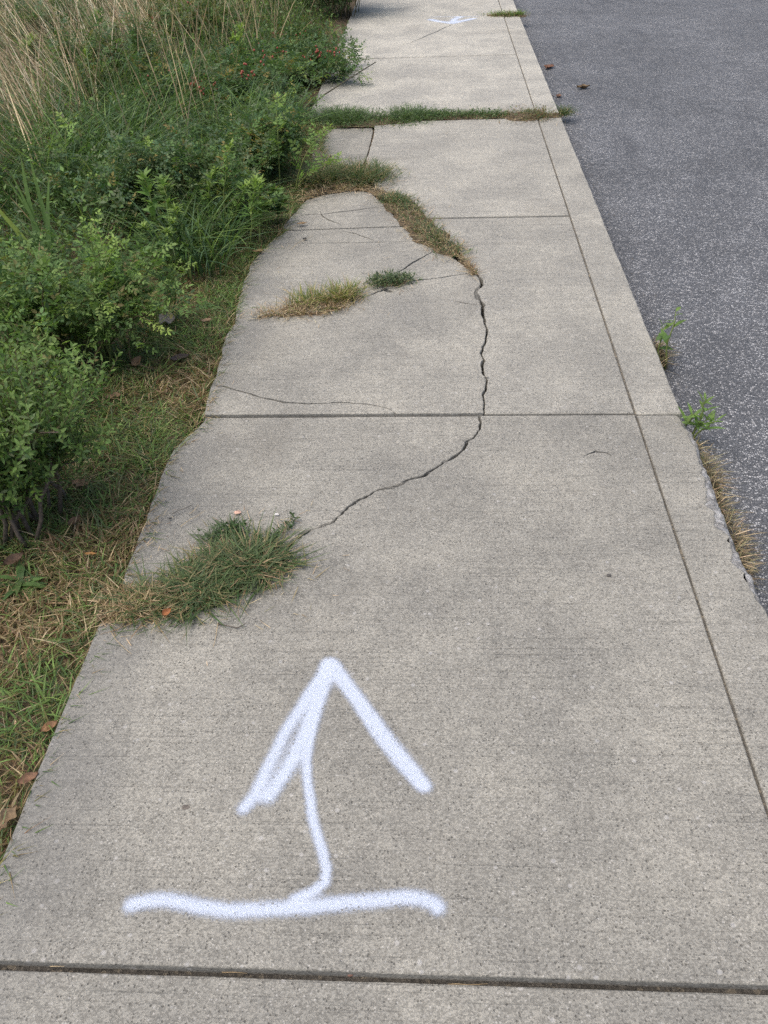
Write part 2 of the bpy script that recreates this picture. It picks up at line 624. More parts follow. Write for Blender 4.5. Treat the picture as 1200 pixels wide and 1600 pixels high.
def twig_shrub(name, label, x, y, h, rad, n, cols, wts, L=.022, W=.008, cat="shrub", z=-.03, trunks=6, woodmat=None, hi=True,
               crown_lo=.3, dens=1.0, trunk_r=.008):
    """woody shrub: bare brown stems below, upright twigs clothed with small leaves above"""
    root = empty(name, (x, y, z), label, cat)
    fol, stem, twg = Geo(), Geo(), Geo()
    mains = []
    for k in range(trunks):
        az = 2 * math.pi * k / trunks + rng.uniform(-.4, .4)
        pts = arc(np.array([x, y, z]) + np.array([*rng.normal(size=2) * rad * .14, 0]), az, h * rng.uniform(.65, .9), rad * rng.uniform(.35, .85), 8, 0, .05)
        tube(stem, pts, trunk_r * rng.uniform(.7, 1.3), trunk_r * .3, (.13, .10, .08), 6)
        mains.append(pts)
    for k in range(n):
        m = mains[k % trunks]
        p0, d0 = along(m, np.array([rng.uniform(crown_lo, 1)]))
        dd = norm(d0[0] * .25 + rdir(1, .55, .8)[0])
        ln = rng.uniform(.25, .6) * rad
        tl = np.linspace(0, 1, 5)[:, None]
        tw = p0[0] + dd * ln * tl + np.array([0, 0, ln * .35]) * tl ** 2
        tw[1:] += rng.normal(size=(4, 3)) * ln * .03
        tube(twg, tw, .0016, .0006, (.11, .10, .05), 3)
        nn = int(ln / .006 * dens)
        t = np.linspace(.12, 1, nn)
        p, d = along(tw, t)
        a = np.arange(nn) * 2.4 + rng.uniform(0, 6)
        perp = norm(np.cross(d, np.array([.3, .5, .8])))
        pb = np.cross(d, perp)
        dr = norm(d * .75 + perp * np.cos(a)[:, None] + pb * np.sin(a)[:, None] + rng.normal(size=(nn, 3)) * .15)
        col = palette(cols, wts, nn)
        tipmix = np.clip((t - .75) * 3, 0, .7)[:, None]
        col = col * (1 - tipmix) + np.array(GREEN_L) * tipmix
        leaves(fol, p, dr, d + rng.normal(size=(nn, 3)) * .2, L * rng.uniform(.7, 1.2, nn), W * rng.uniform(.8, 1.2, nn), col, .1, hi)
    fol.build("foliage", M_LEAF, root)
    twg.build("twigs", M_STRAW, root)
    stem.build("stems", woodmat or M_WOOD, root)
    return root


def leafy_shoot(name, label, x, y, h, az, run, cols, size=.03, kind='pinnate', group=None, z=-.03, n=14, cat="weed", stems=1, spread=.05,
                hi=True, tip=GREEN_Y, reps=3):
    root = empty(name, (x, y, z), label, cat, group)
    fol, st = Geo(), Geo()
    for s in range(stems):
        hh = h * (1 if s == 0 else rng.uniform(.6, .95))
        pts = arc(np.array([x, y, z]) + (np.array([*rng.normal(size=2) * spread, 0]) if s else 0), az + (rng.uniform(-1.2, 1.2) if s else 0), hh,
                  run * rng.uniform(.7, 1.3) + (rng.uniform(0, spread) if s else 0), 9, 0, .012)
        tube(st, pts, .0042, .0013, (.15, .19, .06), 5)
        t = np.linspace(.25, .99, n) ** .85
        p, d = along(pts, t)
        a = np.arange(n) * 2.4 + rng.uniform(0, 6)
        out = np.stack([np.cos(a), np.sin(a), np.full(n, .45)], 1)
        out[:, 2] += t * .5
        D = norm(out + d * .3)
        col = palette(cols, np.ones(len(cols)), n)
        tm = np.clip((t - .62) * 2.2, 0, 1)[:, None]
        col = col * (1 - tm) + np.array(tip) * tm
        sz = size * (1.1 - .55 * t)
        if kind == 'pinnate':
            for i in range(n):
                compound(fol, p[i:i + 1], D[i:i + 1], 3 if t[i] < .8 else 2, sz[i], col[i:i + 1], hi)
        else:
            for q in range(reps):
                jit = rng.normal(size=(n, 3)) * .35
                leaves(fol, p, D + jit, np.tile([0, 0, 1.], (n, 1)) + jit * .4, sz * 2.0 * rng.uniform(.8, 1.2, n),
                       sz * (.5 if kind == 'narrow' else .85), col, .3, hi)
    fol.build("foliage", M_LEAF, root)
    st.build("stem", M_STRAW, root)
    return root


# ------------------------------------------------------------------ ground, road
def vnoise(x, y, s, seed=0.0):
    return np.array([mn.noise((float(a) * s + seed, float(b) * s, seed * 1.7)) for a, b in zip(x, y)])


def grid_mesh(name, xs, ys, zf, mat):
    X, Y = np.meshgrid(xs, ys)
    x, y = X.ravel(), Y.ravel()
    V = np.stack([x, y, zf(x, y)], 1)
    nx, ny = len(xs), len(ys)
    i, j = np.meshgrid(np.arange(nx - 1), np.arange(ny - 1))
    a = (j * nx + i).ravel()
    L = np.stack([a, a + 1, a + nx + 1, a + nx], 1).ravel()
    return mesh_np(name, V, L, np.arange(len(a)) * 4, mat)


def ground_z(x, y):
    base = np.where(x < -.80, -.028, -.16)
    base = np.where((x > 7.6), -.05, base)
    rough = vnoise(x, y, 5.0) * .012 + vnoise(x, y, 1.1, 3) * .03
    near = (x < -.9) & (x > -9) & (y > -3) & (y < 20)
    return base + np.where(near, rough * np.clip((-.9 - x) * 3, 0.2, 1), 0)


gx = np.concatenate([[-400, -120, -40, -14], np.linspace(-9, -.86, 110), [-.845, -.79, 7.5, 7.7, 20, 60, 150, 400]])
gy = np.concatenate([[-400, -100, -30, -8], np.linspace(-3, 20, 150), [24, 30, 45, 80, 150, 400]])
tag(grid_mesh("ground", gx, gy, ground_z, M_SOIL), kind="structure")

ROAD_Z = -.095
rx = np.concatenate([np.linspace(.80, 1.3, 8), np.linspace(1.6, 7.6, 8)])
ry = np.concatenate([[-60, -20], np.linspace(-4, 20, 40), [40, 120, 300]])
tag(grid_mesh("road", rx, ry, lambda x, y: ROAD_Z + .012 * np.clip((x - 1.1) / 2.5, 0, 1) + vnoise(x, y, .8) * .003, M_ASP), kind="structure")

# ------------------------------------------------------------------ sidewalk pieces
J = [0.6923 + 1.83652 * k for k in range(-3, 14)]     # joint lines; J[3] is the near one in view
XL, XG, XO = -.855, .672, .826


def frac(pts, step=.012, amp=.006, f=14.0, seed=0.0):
    """densify a polyline and roughen it"""
    pts = [np.asarray(p, float) for p in pts]
    out = []
    for a, b in zip(pts[:-1], pts[1:]):
        n = max(1, int(np.linalg.norm(b - a) / step))
        for i in range(n):
            out.append(a + (b - a) * i / n)
    out.append(pts[-1])
    out = np.array(out)
    tg = norm(np.gradient(out, axis=0))
    nn = np.stack([-tg[:, 1], tg[:, 0]], 1)
    k = np.array([mn.noise((p[0] * f + seed, p[1] * f, seed)) + .6 * mn.noise((p[0] * f * 3.1, p[1] * f * 3.1 + seed, 7)) for p in out])
    return out + nn * (k * amp)[:, None]


def sides(line, wfun):
    """the two lips of a crack: wfun(s) gives the full opening at s in 0..1 along the line"""
    tg = norm(np.gradient(line, axis=0))
    nn = np.stack([-tg[:, 1], tg[:, 0]], 1)
    s = np.linspace(0, 1, len(line))
    wv = np.array([wfun(q) * (1 + .7 * mn.noise((p[0] * 25, p[1] * 25, 2.2))) for q, p in zip(s, line)])[:, None]
    return line + nn * wv / 2, line - nn * wv / 2


def edge(a, b, amp=.0012, step=.03):
    return frac([a, b], step, amp, 9.0, 4.0)


def cat(*segs):
    out = []
    for s in segs:
        for p in s:
            if not out or np.linalg.norm(out[-1] - p) > .0015: out.append(np.asarray(p, float))
    if np.linalg.norm(out[0] - out[-1]) < .0015: out.pop()
    return np.array(out)


def slab(name, poly, tone=1.0, z=0.0, tilt=(0, 0), bev=.005, thick=.11, cut=None, mats=None, kind="structure"):
    n = len(poly)
    ar = .5 * np.sum(poly[:, 0] * np.roll(poly[:, 1], -1) - poly[:, 1] * np.roll(poly[:, 0], -1))
    if ar < 0: poly = poly[::-1]
    sm = (np.roll(poly, 1, 0) + poly + np.roll(poly, -1, 0)) / 3
    e1, e2 = norm(poly - np.roll(poly, 1, 0)), norm(np.roll(poly, -1, 0) - poly)
    n1, n2 = np.stack([-e1[:, 1], e1[:, 0]], 1), np.stack([-e2[:, 1], e2[:, 0]], 1)
    m = norm(n1 + n2)
    k = 1 / np.clip((m * n1).sum(1), .6, 1)
    inn = m * k[:, None]
    rings = [(poly + inn * bev, 0.0), (poly + inn * bev * .3, -bev * .3), (poly, -bev * 1.1), (poly, -thick)]
    V = np.concatenate([np.concatenate([p, np.full((n, 1), zz)], 1) for p, zz in rings])
    c = poly.mean(0)
    V[:, 2] += z + (V[:, 0] - c[0]) * tilt[0] + (V[:, 1] - c[1]) * tilt[1]
    bm = bmesh.new()
    vs = [bm.verts.new(v) for v in V]
    top = bm.faces.new(vs[:n])
    bot = bm.faces.new(vs[3 * n:4 * n][::-1])
    for r in range(3):
        for i in range(n):
            j = (i + 1) % n
            f = bm.faces.new((vs[r * n + i], vs[(r + 1) * n + i], vs[(r + 1) * n + j], vs[r * n + j]))
            f.smooth = r < 2
    bmesh.ops.triangulate(bm, faces=[top, bot])
    bmesh.ops.recalc_face_normals(bm, faces=bm.faces)
    me = bpy.data.meshes.new(name)
    bm.to_mesh(me)
    bm.free()
    me.materials.append(M_CON)
    o = bpy.data.objects.new(name, me)
    COL.objects.link(o)
    o["tone"] = float(tone)  # per-slab tone; rises with distance, putting grazing sky sheen into the colour
    tag(o, kind=kind)
    if cut: groove(o, cut, z)
    return o


def groove(o, lines, z=0.0):
    """cut hairline cracks: lines = [(polyline, width)]"""
    bm = bmesh.new()
    for line, wd in lines:
        L_, R_ = sides(line, lambda s: wd * (.35 + .65 * math.sin(math.pi * min(max(s, .04), .96))))
        q = [[bm.verts.new((p[0], p[1], z + h)) for p in row] for row, h in ((L_, .01), (R_, .01), (R_, -.03), (L_, -.03))]
        k = len(line)
        for r in range(4):
            a, b = q[r], q[(r + 1) % 4]
            for i in range(k - 1):
                bm.faces.new((a[i], a[i + 1], b[i + 1], b[i]))
        bm.faces.new([q[r][0] for r in range(4)])
        bm.faces.new([q[r][-1] for r in range(4)][::-1])
    bmesh.ops.recalc_face_normals(bm, faces=bm.faces)
    me = bpy.data.meshes.new("cutter")
    bm.to_mesh(me)
    bm.free()
    c = bpy.data.objects.new("cutter", me)
    COL.objects.link(c)
    md = o.modifiers.new("cut", 'BOOLEAN')
    md.object = c
    md.operation = 'DIFFERENCE'
    md.solver = 'EXACT'
    md.use_self = True
    bpy.context.view_layer.update()
    ev = o.evaluated_get(bpy.context.evaluated_depsgraph_get())
    nm = bpy.data.meshes.new_from_object(ev)
    o.modifiers.clear()
    bpy.data.objects.remove(c)
    if len(nm.polygons) > 20:
        o.data = nm
    if M_CON.name not in [m.name for m in o.data.materials if m]:
        o.data.materials.clear()
        o.data.materials.append(M_CON)


def PX(*pts): return [G(*p) for p in pts]


g0, g1, g2, g4 = .0052, .0085, .0080, .017      # half openings of the joints
XR = XG - .0038
A = np.array


def whole(y0, y1, tone, z=0.0, tilt=(0, 0), cut=None):
    return slab("sidewalk", cat(edge(A((XL, y0)), A((XR, y0))), edge(A((XR, y0)), A((XR, y1))), edge(A((XR, y1)), A((XL, y1))),
                                edge(A((XL, y1)), A((XL, y0)), .003)), tone, z, tilt, cut=cut)


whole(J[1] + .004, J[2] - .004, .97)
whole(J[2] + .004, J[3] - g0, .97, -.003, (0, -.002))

# near slab: two pieces either side of the long crack
ya, yb = J[3] + g0, J[4] - g1
ck1 = [(749, 651), (750.5, 661), (750.5, 671.5), (740, 683.5), (729.5, 691), (725, 701.5), (713, 710.5), (698, 721), (680, 731.5), (662, 743.5),
       (639.5, 749.5), (612, 763), (593, 764.5), (572, 776), (557, 784), (539, 797), (519.5, 817), (491, 826), (470, 836), (458, 847)]
c1 = frac(PX(*ck1), .006, .0050, 34)
c1[0][1] = yb
l1, r1 = sides(c1, lambda s: .0060 + .0070 * math.sin(s * 3.0) + .004 * max(0, s - .8) * 5)
up_tail = frac(PX((440, 862), (400, 878), (350, 893), (300, 902), (255, 912), (215, 921), (190, 913)), .012, .006)
lo_tail = frac(PX((446, 868), (420, 890), (380, 925), (340, 948), (280, 962), (200, 970), (155, 977)), .012, .006)
le1 = frac(PX((190, 910), (197, 887), (225, 817), (259, 724), (272, 700), (300, 676), (319, 657)), .02, .004)
right_lip, left_lip = (l1, r1) if l1[len(l1) // 2][0] > r1[len(r1) // 2][0] or l1[len(l1) // 2][1] < r1[len(r1) // 2][1] else (r1, l1)
slab("sidewalk", cat(up_tail[::-1], left_lip[::-1], edge(A((left_lip[0][0], yb)), A((-.786, yb))), le1[::-1]), 1.0, -.001, (.003, .002), bev=.0035)
slab("sidewalk", cat(edge(A((XL, ya)), A((XR, ya))), edge(A((XR, ya)), A((XR, yb))), edge(A((XR, yb)), A((right_lip[0][0], yb))),
                     right_lip, lo_tail, edge(G(155, 977), A((XL, ya)), .003)), .975, .004, (0, -.001), bev=.0035,
     cut=[(frac(PX((912, 713), (930, 707), (948, 709), (957, 714)), .008, .003, 30), .007)])

# second slab
ya, yb = J[4] + g1, J[5] - g2
ck2 = [(757, 646), (757, 630), (755, 618), (759, 607), (760, 593), (755, 582), (753, 570), (757, 563), (751, 553), (758, 533), (762, 517),
       (757, 502), (753, 487), (755, 477), (748, 467), (743, 457), (753, 443), (750, 433), (737, 417), (723, 400), (703, 383), (690, 370), (677, 352), (668, 344)]
c2 = frac(PX(*ck2), .008, .005, 28, 3)
c2[0][1] = ya
c2[-1][1] = yb
la, lb = sides(c2, lambda s: .0055 + .0075 * math.exp(-((s - .48) / .12) ** 2) + .003 * math.sin(s * 9) ** 2)
rl2, ll2 = (la, lb) if la[5][0] > lb[5][0] else (lb, la)
slab("sidewalk", cat(edge(A((rl2[0][0], ya)), A((XR, ya))), edge(A((XR, ya)), A((XR, yb))), edge(A((XR, yb)), A((rl2[-1][0], yb))), rl2[::-1]),
     1.12, 0.0, bev=.0035)
k477 = int(np.argmin(np.linalg.norm(ll2 - G(755, 477), axis=1)))
k417 = int(np.argmin(np.linalg.norm(ll2 - G(739, 419), axis=1)))
split = frac(PX((749, 477), (728, 475), (700, 468), (667, 463), (640, 460), (613, 457), (600, 452), (575, 462), (530, 472), (490, 482), (440, 492), (397, 500), (368, 504)), .012, .004, 25)


def wsplit(s):
    return .0075 if s < .36 else (.03 if s < .42 else (.012 if s < .5 else (.05 if s < .84 else .004)))


sa, sb = sides(split, wsplit)
s_up, s_lo = (sa, sb) if sa[len(sa) // 2][1] > sb[len(sb) // 2][1] else (sb, sa)
leL = frac(PX((367, 506), (360, 515), (352, 525), (345, 560), (336, 590), (326, 615), (320, 643)), .02, .005)
hair_d = frac(PX((322, 601), (337, 603), (356, 606), (379, 613), (409, 622), (442, 629), (483, 632), (533, 630), (580, 633), (607, 640), (620, 648)), .012, .004, 22)
slab("sidewalk", cat(edge(A((-.80, ya)), A((ll2[0][0], ya))), ll2[:k477], s_lo, leL), 1.06, .003, (.002, 0), bev=.003, cut=[(hair_d, .0085)])
band = frac(PX((727, 417), (710, 403), (693, 393), (667, 383), (647, 373), (632, 355)), .012, .006, 20)
yj = G(560, 354)[1]
leU = frac(PX((448, 358), (430, 370), (412, 387), (394, 408), (380, 440), (372, 470), (367, 500)), .02, .008)
hair_a = frac(PX((604, 432), (630, 420), (647, 408), (663, 400), (680, 389)), .012, .004, 22)
hair_b = frac(PX((610, 440), (647, 438), (690, 433), (735, 426)), .012, .004, 22)
hair_e = frac(PX((534, 359), (557, 364), (573, 370), (584, 374)), .012, .004, 22)
hair_f = frac(PX((436, 379), (480, 378), (540, 378), (600, 377), (648, 376)), .03, .002, 22)
slab("sidewalk", cat(s_up[::-1], ll2[k477:k417 + 1], band, edge(G(631, 353), G(450, 358.5)), leU), 1.06, -.003, (.004, -.003), bev=.003,
     cut=[(hair_a, .010), (hair_b, .009), (hair_e, .009), (hair_f, .006)])

# third slab
ya, yb = J[5] + g2, 6.135
c3 = frac(PX((667, 341), (653, 322), (633, 308), (607, 300), (587, 293), (575, 272), (572, 250), (577, 237), (582, 220), (585, 205), (585, 192)), .012, .006, 20, 5)
c3[0][1] = ya
c3[-1][1] = yb
slab("sidewalk", cat(edge(A((c3[0][0], ya)), A((XR, ya))), edge(A((XR, ya)), A((XR, yb))), edge(A((XR, yb)), A((c3[-1][0], yb)), .012), c3[::-1]),
     1.22, .002, bev=.004)
hair_g = frac(PX((470, 334), (510, 332), (567, 325), (600, 321)), .02, .004, 22)
hair_h = frac(PX((505, 335), (517, 342), (533, 350)), .012, .004, 22)
slab("sidewalk", cat(edge(G(450, 356.5), G(630, 351)), frac(PX((613, 333), (597, 315), (580, 300)), .012, .006), frac(PX((560, 296), (525, 297), (490, 300)), .02, .01),
                     frac(PX((474, 315), (456, 335), (440, 353)), .02, .006)), 1.05, -.006, (.006, .003), bev=.003, cut=[(hair_g, .010), (frac(PX((500, 328), (505, 337), (517, 343), (532, 349)), .012, .004, 22), .009)])
slab("sidewalk", cat(frac(PX((485, 262), (530, 255), (566, 254)), .02, .01), frac(PX((569, 250), (574, 237), (579, 220), (582, 205), (582, 195)), .012, .004),
                     frac(PX((560, 195), (500, 199)), .02, .01), frac(PX((490, 215), (486, 250)), .02, .01)), .98, -.012, (.01, 0), bev=.003)

# farther slabs, in one piece each; paler concrete, with grazing sky sheen added in tone
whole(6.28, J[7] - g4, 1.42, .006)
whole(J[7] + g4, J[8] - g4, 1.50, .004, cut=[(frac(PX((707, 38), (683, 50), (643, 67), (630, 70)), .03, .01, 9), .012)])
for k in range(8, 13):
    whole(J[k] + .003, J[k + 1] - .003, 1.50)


def kerb(y0, y1, outer=None, tone=1.02, z=0.0):
    xi = XG + .0038
    out = edge(A((XO, y0)), A((XO, y1)), .003) if outer is None else outer
    return slab("kerb", cat(edge(A((xi, y0)), A((out[0][0], y0))), out, edge(A((out[-1][0], y1)), A((xi, y1))), edge(A((xi, y1)), A((xi, y0)))),
                tone, z, bev=.006, thick=.2)


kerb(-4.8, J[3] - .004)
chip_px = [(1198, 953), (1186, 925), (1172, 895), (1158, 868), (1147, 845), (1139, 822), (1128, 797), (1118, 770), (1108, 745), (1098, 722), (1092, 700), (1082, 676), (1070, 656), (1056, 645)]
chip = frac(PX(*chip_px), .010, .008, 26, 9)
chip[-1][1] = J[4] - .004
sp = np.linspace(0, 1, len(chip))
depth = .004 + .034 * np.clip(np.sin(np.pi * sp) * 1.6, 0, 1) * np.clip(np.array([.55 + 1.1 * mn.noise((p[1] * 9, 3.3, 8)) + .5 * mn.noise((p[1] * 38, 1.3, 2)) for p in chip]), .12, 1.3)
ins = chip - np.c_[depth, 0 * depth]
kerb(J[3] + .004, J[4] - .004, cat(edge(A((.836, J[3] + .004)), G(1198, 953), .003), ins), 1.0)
kerb(J[4] + .004, 6.14, None, 1.16)  # kerb tone climbs with distance too, sky sheen painted into the concrete
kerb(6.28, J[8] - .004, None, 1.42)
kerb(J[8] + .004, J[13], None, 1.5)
# the broken face left where the kerb edge spalled away
bo = chip + A((.014, 0.0)) * (1 + np.array([.6 * mn.noise((p[0] * 30, p[1] * 30, 3)) for p in chip])[:, None])
zz = np.array([-.010 - .008 * mn.noise((p[1] * 45, p[0] * 45, 5)) for p in chip])
mid = ins + (chip - ins) * .5
rows = [np.c_[ins - A((.004, 0)), np.full(nc_ := len(chip), -.0045)], np.c_[mid, zz * .75], np.c_[chip, zz * 1.2], np.c_[bo, np.full(nc_, -.045)], np.c_[bo + A((.004, 0)), np.full(nc_, -.12)]]
V = np.concatenate(rows)
nc = len(chip)
L_ = np.concatenate([[(r * nc + i, r * nc + i + 1, (r + 1) * nc + i + 1, (r + 1) * nc + i) for i in range(nc - 1)] for r in range(4)]).ravel()
o = mesh_np("kerb_spall", V, L_, np.arange(len(L_) // 4) * 4, M_FRESH)
o["tone"] = 1.0
tag(o, kind="structure")

# dirt lying in the joints and under the cracks
for nm_, z_, mt_, rects in (
        ("joint_dirt", -.0055, M_DIRT, [(XG - .02, XG + .02, -4.8, J[13])]),
        ("joint_dirt", -.016, M_DIRT2, [(-.852, .82, J[3] - .025, J[3] + .025)]),
        ("joint_dirt", -.030, M_DARK, [(-.80, .66, J[4] - .02, J[4] + .02), (.685, .82, J[4] - .02, J[4] + .02)] +
         [(-.84, .66, J[k] - .02, J[k] + .02) for k in (2, 5, 7, 8, 9, 10, 11, 12)]),
        ("crack_bed", -.032, M_DARK, [(-.85, .82, .8, 6.05)]),
        ("rim_soil", -.021, M_SOIL, [(-.92, -.30, 4.30, 6.06)]),
        ("joint_soil", -.007, M_SOIL, [(-.85, .825, 6.05, 6.34)])):
    V, L = [], []
    for (x0, x1, y0, y1) in rects:
        n = len(V)
        V += [(x0, y0, z_), (x1, y0, z_), (x1, y1, z_), (x0, y1, z_)]
        L += [n, n + 1, n + 2, n + 3]
    tag(mesh_np(nm_, V, L, np.arange(len(V) // 4) * 4, mt_), kind="structure")

# paved drive that crosses beyond the shrubs
slab("driveway", cat(edge(A((-6.5, 11.9)), A((-.87, 11.3))), edge(A((-.87, 11.3)), A((-.87, 15.5))), edge(A((-.87, 15.5)), A((-6.5, 15.8))), edge(A((-6.5, 15.8)), A((-6.5, 11.9)))),
     1.45, .004)


# ------------------------------------------------------------------ sprayed marks
def sprayed(name, label, strokes, zz, cell=.004):
    """strokes: (polyline xy, core half width, strength)"""
    allp = np.concatenate([s[0] for s in strokes])
    lo, hi = allp.min(0) - .05, allp.max(0) + .05
    xs, ys = np.arange(lo[0], hi[0], cell), np.arange(lo[1], hi[1], cell)
    X, Y = np.meshgrid(xs, ys)
    P = np.stack([X.ravel(), Y.ravel()], 1)
    inv = np.ones(len(P))
    for line, hw, st in strokes:
        dmin = np.full(len(P), 9.)
        hwl = hw if np.ndim(hw) else np.full(len(line), hw)
        for i in range(len(line) - 1):
            a, b = line[i], line[i + 1]
            ab = b - a
            t = np.clip(((P - a) @ ab) / max(ab @ ab, 1e-9), 0, 1)
            d = np.linalg.norm(P - a - t[:, None] * ab, axis=1) / (hwl[i] * (1 - t) + hwl[i + 1] * t)
            dmin = np.minimum(dmin, d)
        inv *= 1 - st * np.exp(-(dmin ** 2.0) * 1.25)
    den = 1 - inv
    nx, ny = len(xs), len(ys)
    i, j = np.meshgrid(np.arange(nx - 1), np.arange(ny - 1))
    a = (j * nx + i).ravel()
    q = np.stack([a, a + 1, a + nx + 1, a + nx], 1)
    q = q[den[q].max(1) > .10]
    used, invx = np.unique(q, return_inverse=True)
    V = np.c_[P[used], np.full(len(used), zz)]
    o = mesh_np(name, V, invx.ravel(), np.arange(len(q)) * 4, M_PAINT, extra=("paint_load", den[used]))
    return tag(o, label, "painted mark", "sprayed arrows on the sidewalk")


def AP(pts): return frac(PX(*[(170 + u / 2.182, 1000 + v / 2.182) for u, v in pts]), .01, .0025, 12)


HW = .0195
sprayed("painted_arrow", "large white spray-painted arrow with wavy stem rising from a straight bar on the near slab", [
    (AP([(752, 85), (800, 135), (870, 230), (950, 340), (1030, 440), (1078, 503)]), HW * 1.08, .93),
    (AP([(755, 95), (830, 200), (905, 320), (990, 430), (1062, 500)]), HW * .8, .7),
    (AP([(752, 92), (685, 185), (602, 320), (540, 450), (500, 535), (462, 580)]), HW * 1.05, .88),
    (AP([(755, 100), (715, 205), (668, 330), (612, 440), (545, 538)]), HW * 1.3, .92),
    (AP([(720, 180), (690, 290), (676, 400), (678, 490), (690, 590), (715, 690), (743, 780), (738, 830), (700, 862), (640, 888)]), HW * .78, .92),
    (AP([(80, 908), (150, 893), (210, 894), (300, 915), (400, 928), (550, 922), (700, 914), (850, 898), (1000, 884), (1070, 888), (1108, 902), (1122, 916)]), HW * 1.1, .92)],
    .0062)
sprayed("painted_arrow", "small far white spray-painted arrow near the second walk joint from the top", [
    (frac(PX((673, 31.5), (687, 34.5), (707, 37), (723, 33.5), (739, 30)), .02, .004), .046, .985),
    (frac(PX((707, 36), (710, 31), (718, 27.5)), .02, .004), .046, .98),
    (frac(PX((675, 27.3), (746, 26.3)), .02, .004), .02, .6)], .0048, .006)


# ------------------------------------------------------------------ lawn and undergrowth (uncountable)
def lawn_left(y):
    return np.interp(y, [0, 1.2, 1.64, 2.1, 2.65, 3.1, 3.57, 4.3, 5.0, 7, 14], [-1.7, -1.5, -1.22, -1.16, -1.22, -1.10, -1.08, -.98, -.93, -.95, -.95])


_rim = np.concatenate([le1, leL[::-1], leU[::-1]])
_rim = _rim[np.argsort(_rim[:, 1])]


def edge_x(y):
    """left rim of the walk, notched where its corners are broken"""
    yy = np.concatenate([[0, 1.50, 1.52, 1.66, 1.70], _rim[:, 1][_rim[:, 1] > 1.74], [4.7, 5.0, 5.3, 5.6, 6.2, 6.6, 14]])
    xx = np.concatenate([[XL, XL, XL, XL, XL], _rim[:, 0][_rim[:, 1] > 1.74], [-.74, -.66, -.58, -.70, -.72, XL, XL]])
    return np.interp(y, yy, xx)


def scatter(n, y0, y1, lx, rx, pw=1.0):
    y = y0 + (y1 - y0) * rng.uniform(0, 1, n) ** pw
    a, b = lx(y), rx(y)
    x = a + (b - a) * rng.uniform(0, 1, n)
    return x, y


def gz(x, y): return np.full(len(x), -.03)


lawn = Geo()
N = 30000
x, y = scatter(N, .45, 6.5, lambda y: lawn_left(y) - .12, lambda y: edge_x(y) - .004, 1.25)
clump = vnoise(x, y, 7.0, 1)
dryn = vnoise(x, y, 3.2, 5) + .35 * vnoise(x, y, 13, 6) + .38 * np.clip((1.9 - y), -1, 1) * .5 - .12 - .25 * np.clip((-1.05 - x) * 3, 0, 1)
P = np.stack([x, y, gz(x, y)], 1)
dry = rng.uniform(-.55, .65, N) < dryn
col = np.where(dry[:, None], palette([STRAW_D, BROWN, STRAW, OLIVE], [3, 2, 1.8, 2.4], N, .3), palette([GREEN_M, GREEN_L, GREEN_D, OLIVE, GREEN_G], [2.5, 4, .8, 1.3, 2], N, .35))
h = rng.uniform(.022, .062, N) * (1 + .6 * clump)
blades(lawn, P, h, rng.uniform(.0034, .0078, N), rng.uniform(0, 6.28, N), rng.uniform(.2, 1.6, N), rng.uniform(0, 1.0, N), col, 3)
# mown straw lying flat between the blades
N = 9500
x, y = scatter(N, .45, 6.5, lambda y: lawn_left(y) - .1, lambda y: edge_x(y) - .002, 1.25)
P = np.stack([x, y, rng.uniform(-.026, -.004, N) + np.where(x > -.82, .010, 0)], 1)
blades(lawn, P, rng.uniform(.012, .02, N), rng.uniform(.0018, .004, N), rng.uniform(0, 6.28, N), rng.uniform(1.5, 4.5, N), rng.uniform(-.3, .3, N),
       palette([STRAW_D, STRAW, BROWN, (.13, .12, .05)], [3, 1.6, 3.4, 2], N), 2)
# wisps that hang over the rim of the walk
N = 1300
y = rng.uniform(.5, 6.4, N)
x = edge_x(y) - rng.uniform(.0, .03, N)
blades(lawn, np.stack([x, y, np.full(N, -.02)], 1), rng.uniform(.03, .06, N), rng.uniform(.0025, .005, N), rng.normal(0, 1.0, N), rng.uniform(.2, 1.3, N),
       rng.uniform(.2, .9, N), palette([GREEN_M, OLIVE, STRAW_D, STRAW, GREEN_D], [2, 2, 2, 1.3, 1.5], N), 3)
lo_ = lawn.build("grass", M_GRASS)
tag(lo_, "mown patchy green and brown grass strip beside the sidewalk", "grass", kind="stuff")

# long green grass under and between the shrubs
tall = Geo()
N = 19000
x, y = scatter(N, 1.6, 12.0, lambda y: np.minimum(-.95 - .40 * y, -1.6), lambda y: lawn_left(y) - .02, .85)
P = np.stack([x, y, gz(x, y)], 1)
far = np.clip((y - 2) / 8, 0, 1)
near_lawn = np.clip((lawn_left(y) - x) / .5, .25, 1)
h = rng.uniform(.14, .40, N) * (.8 + .7 * far) * near_lawn
az = rng.normal(-2.0, 1.4, N)
col = palette([GREEN_B, GREEN_M, GREEN_D, GREEN_L, GREEN_G, STRAW_D], [3.4, 2.5, 1.5, 1.6, 1.4, .6], N, .3)
blades(tall, P, h, rng.uniform(.004, .009, N), az, rng.uniform(.05, .5, N), rng.uniform(.1, 1.1, N), col, 4)
for x0, x1, y0, y1, N, h0, h1 in ((-2.75, -1.65, 4.5, 6.6, 2600, .32, .62), (-1.45, -.90, 5.2, 6.0, 900, .25, .48), (-1.3, -.95, 3.7, 4.4, 500, .2, .4)):
    P = np.c_[rng.uniform(x0, x1, N), rng.uniform(y0, y1, N), np.full(N, -.03)]
    blades(tall, P, rng.uniform(h0, h1, N), rng.uniform(.007, .012, N), rng.normal(-1.2, 1.5, N), rng.uniform(.1, .5, N), rng.uniform(.2, 1.1, N),
           palette([GREEN_B, GREEN_M, GREEN_L, GREEN_G], [4, 2.5, 1.5, 1.5], N, .3), 5)
tag(tall.build("tall_grass", M_GRASS), "long green unmown grass growing up between the shrubs", "grass", kind="stuff")

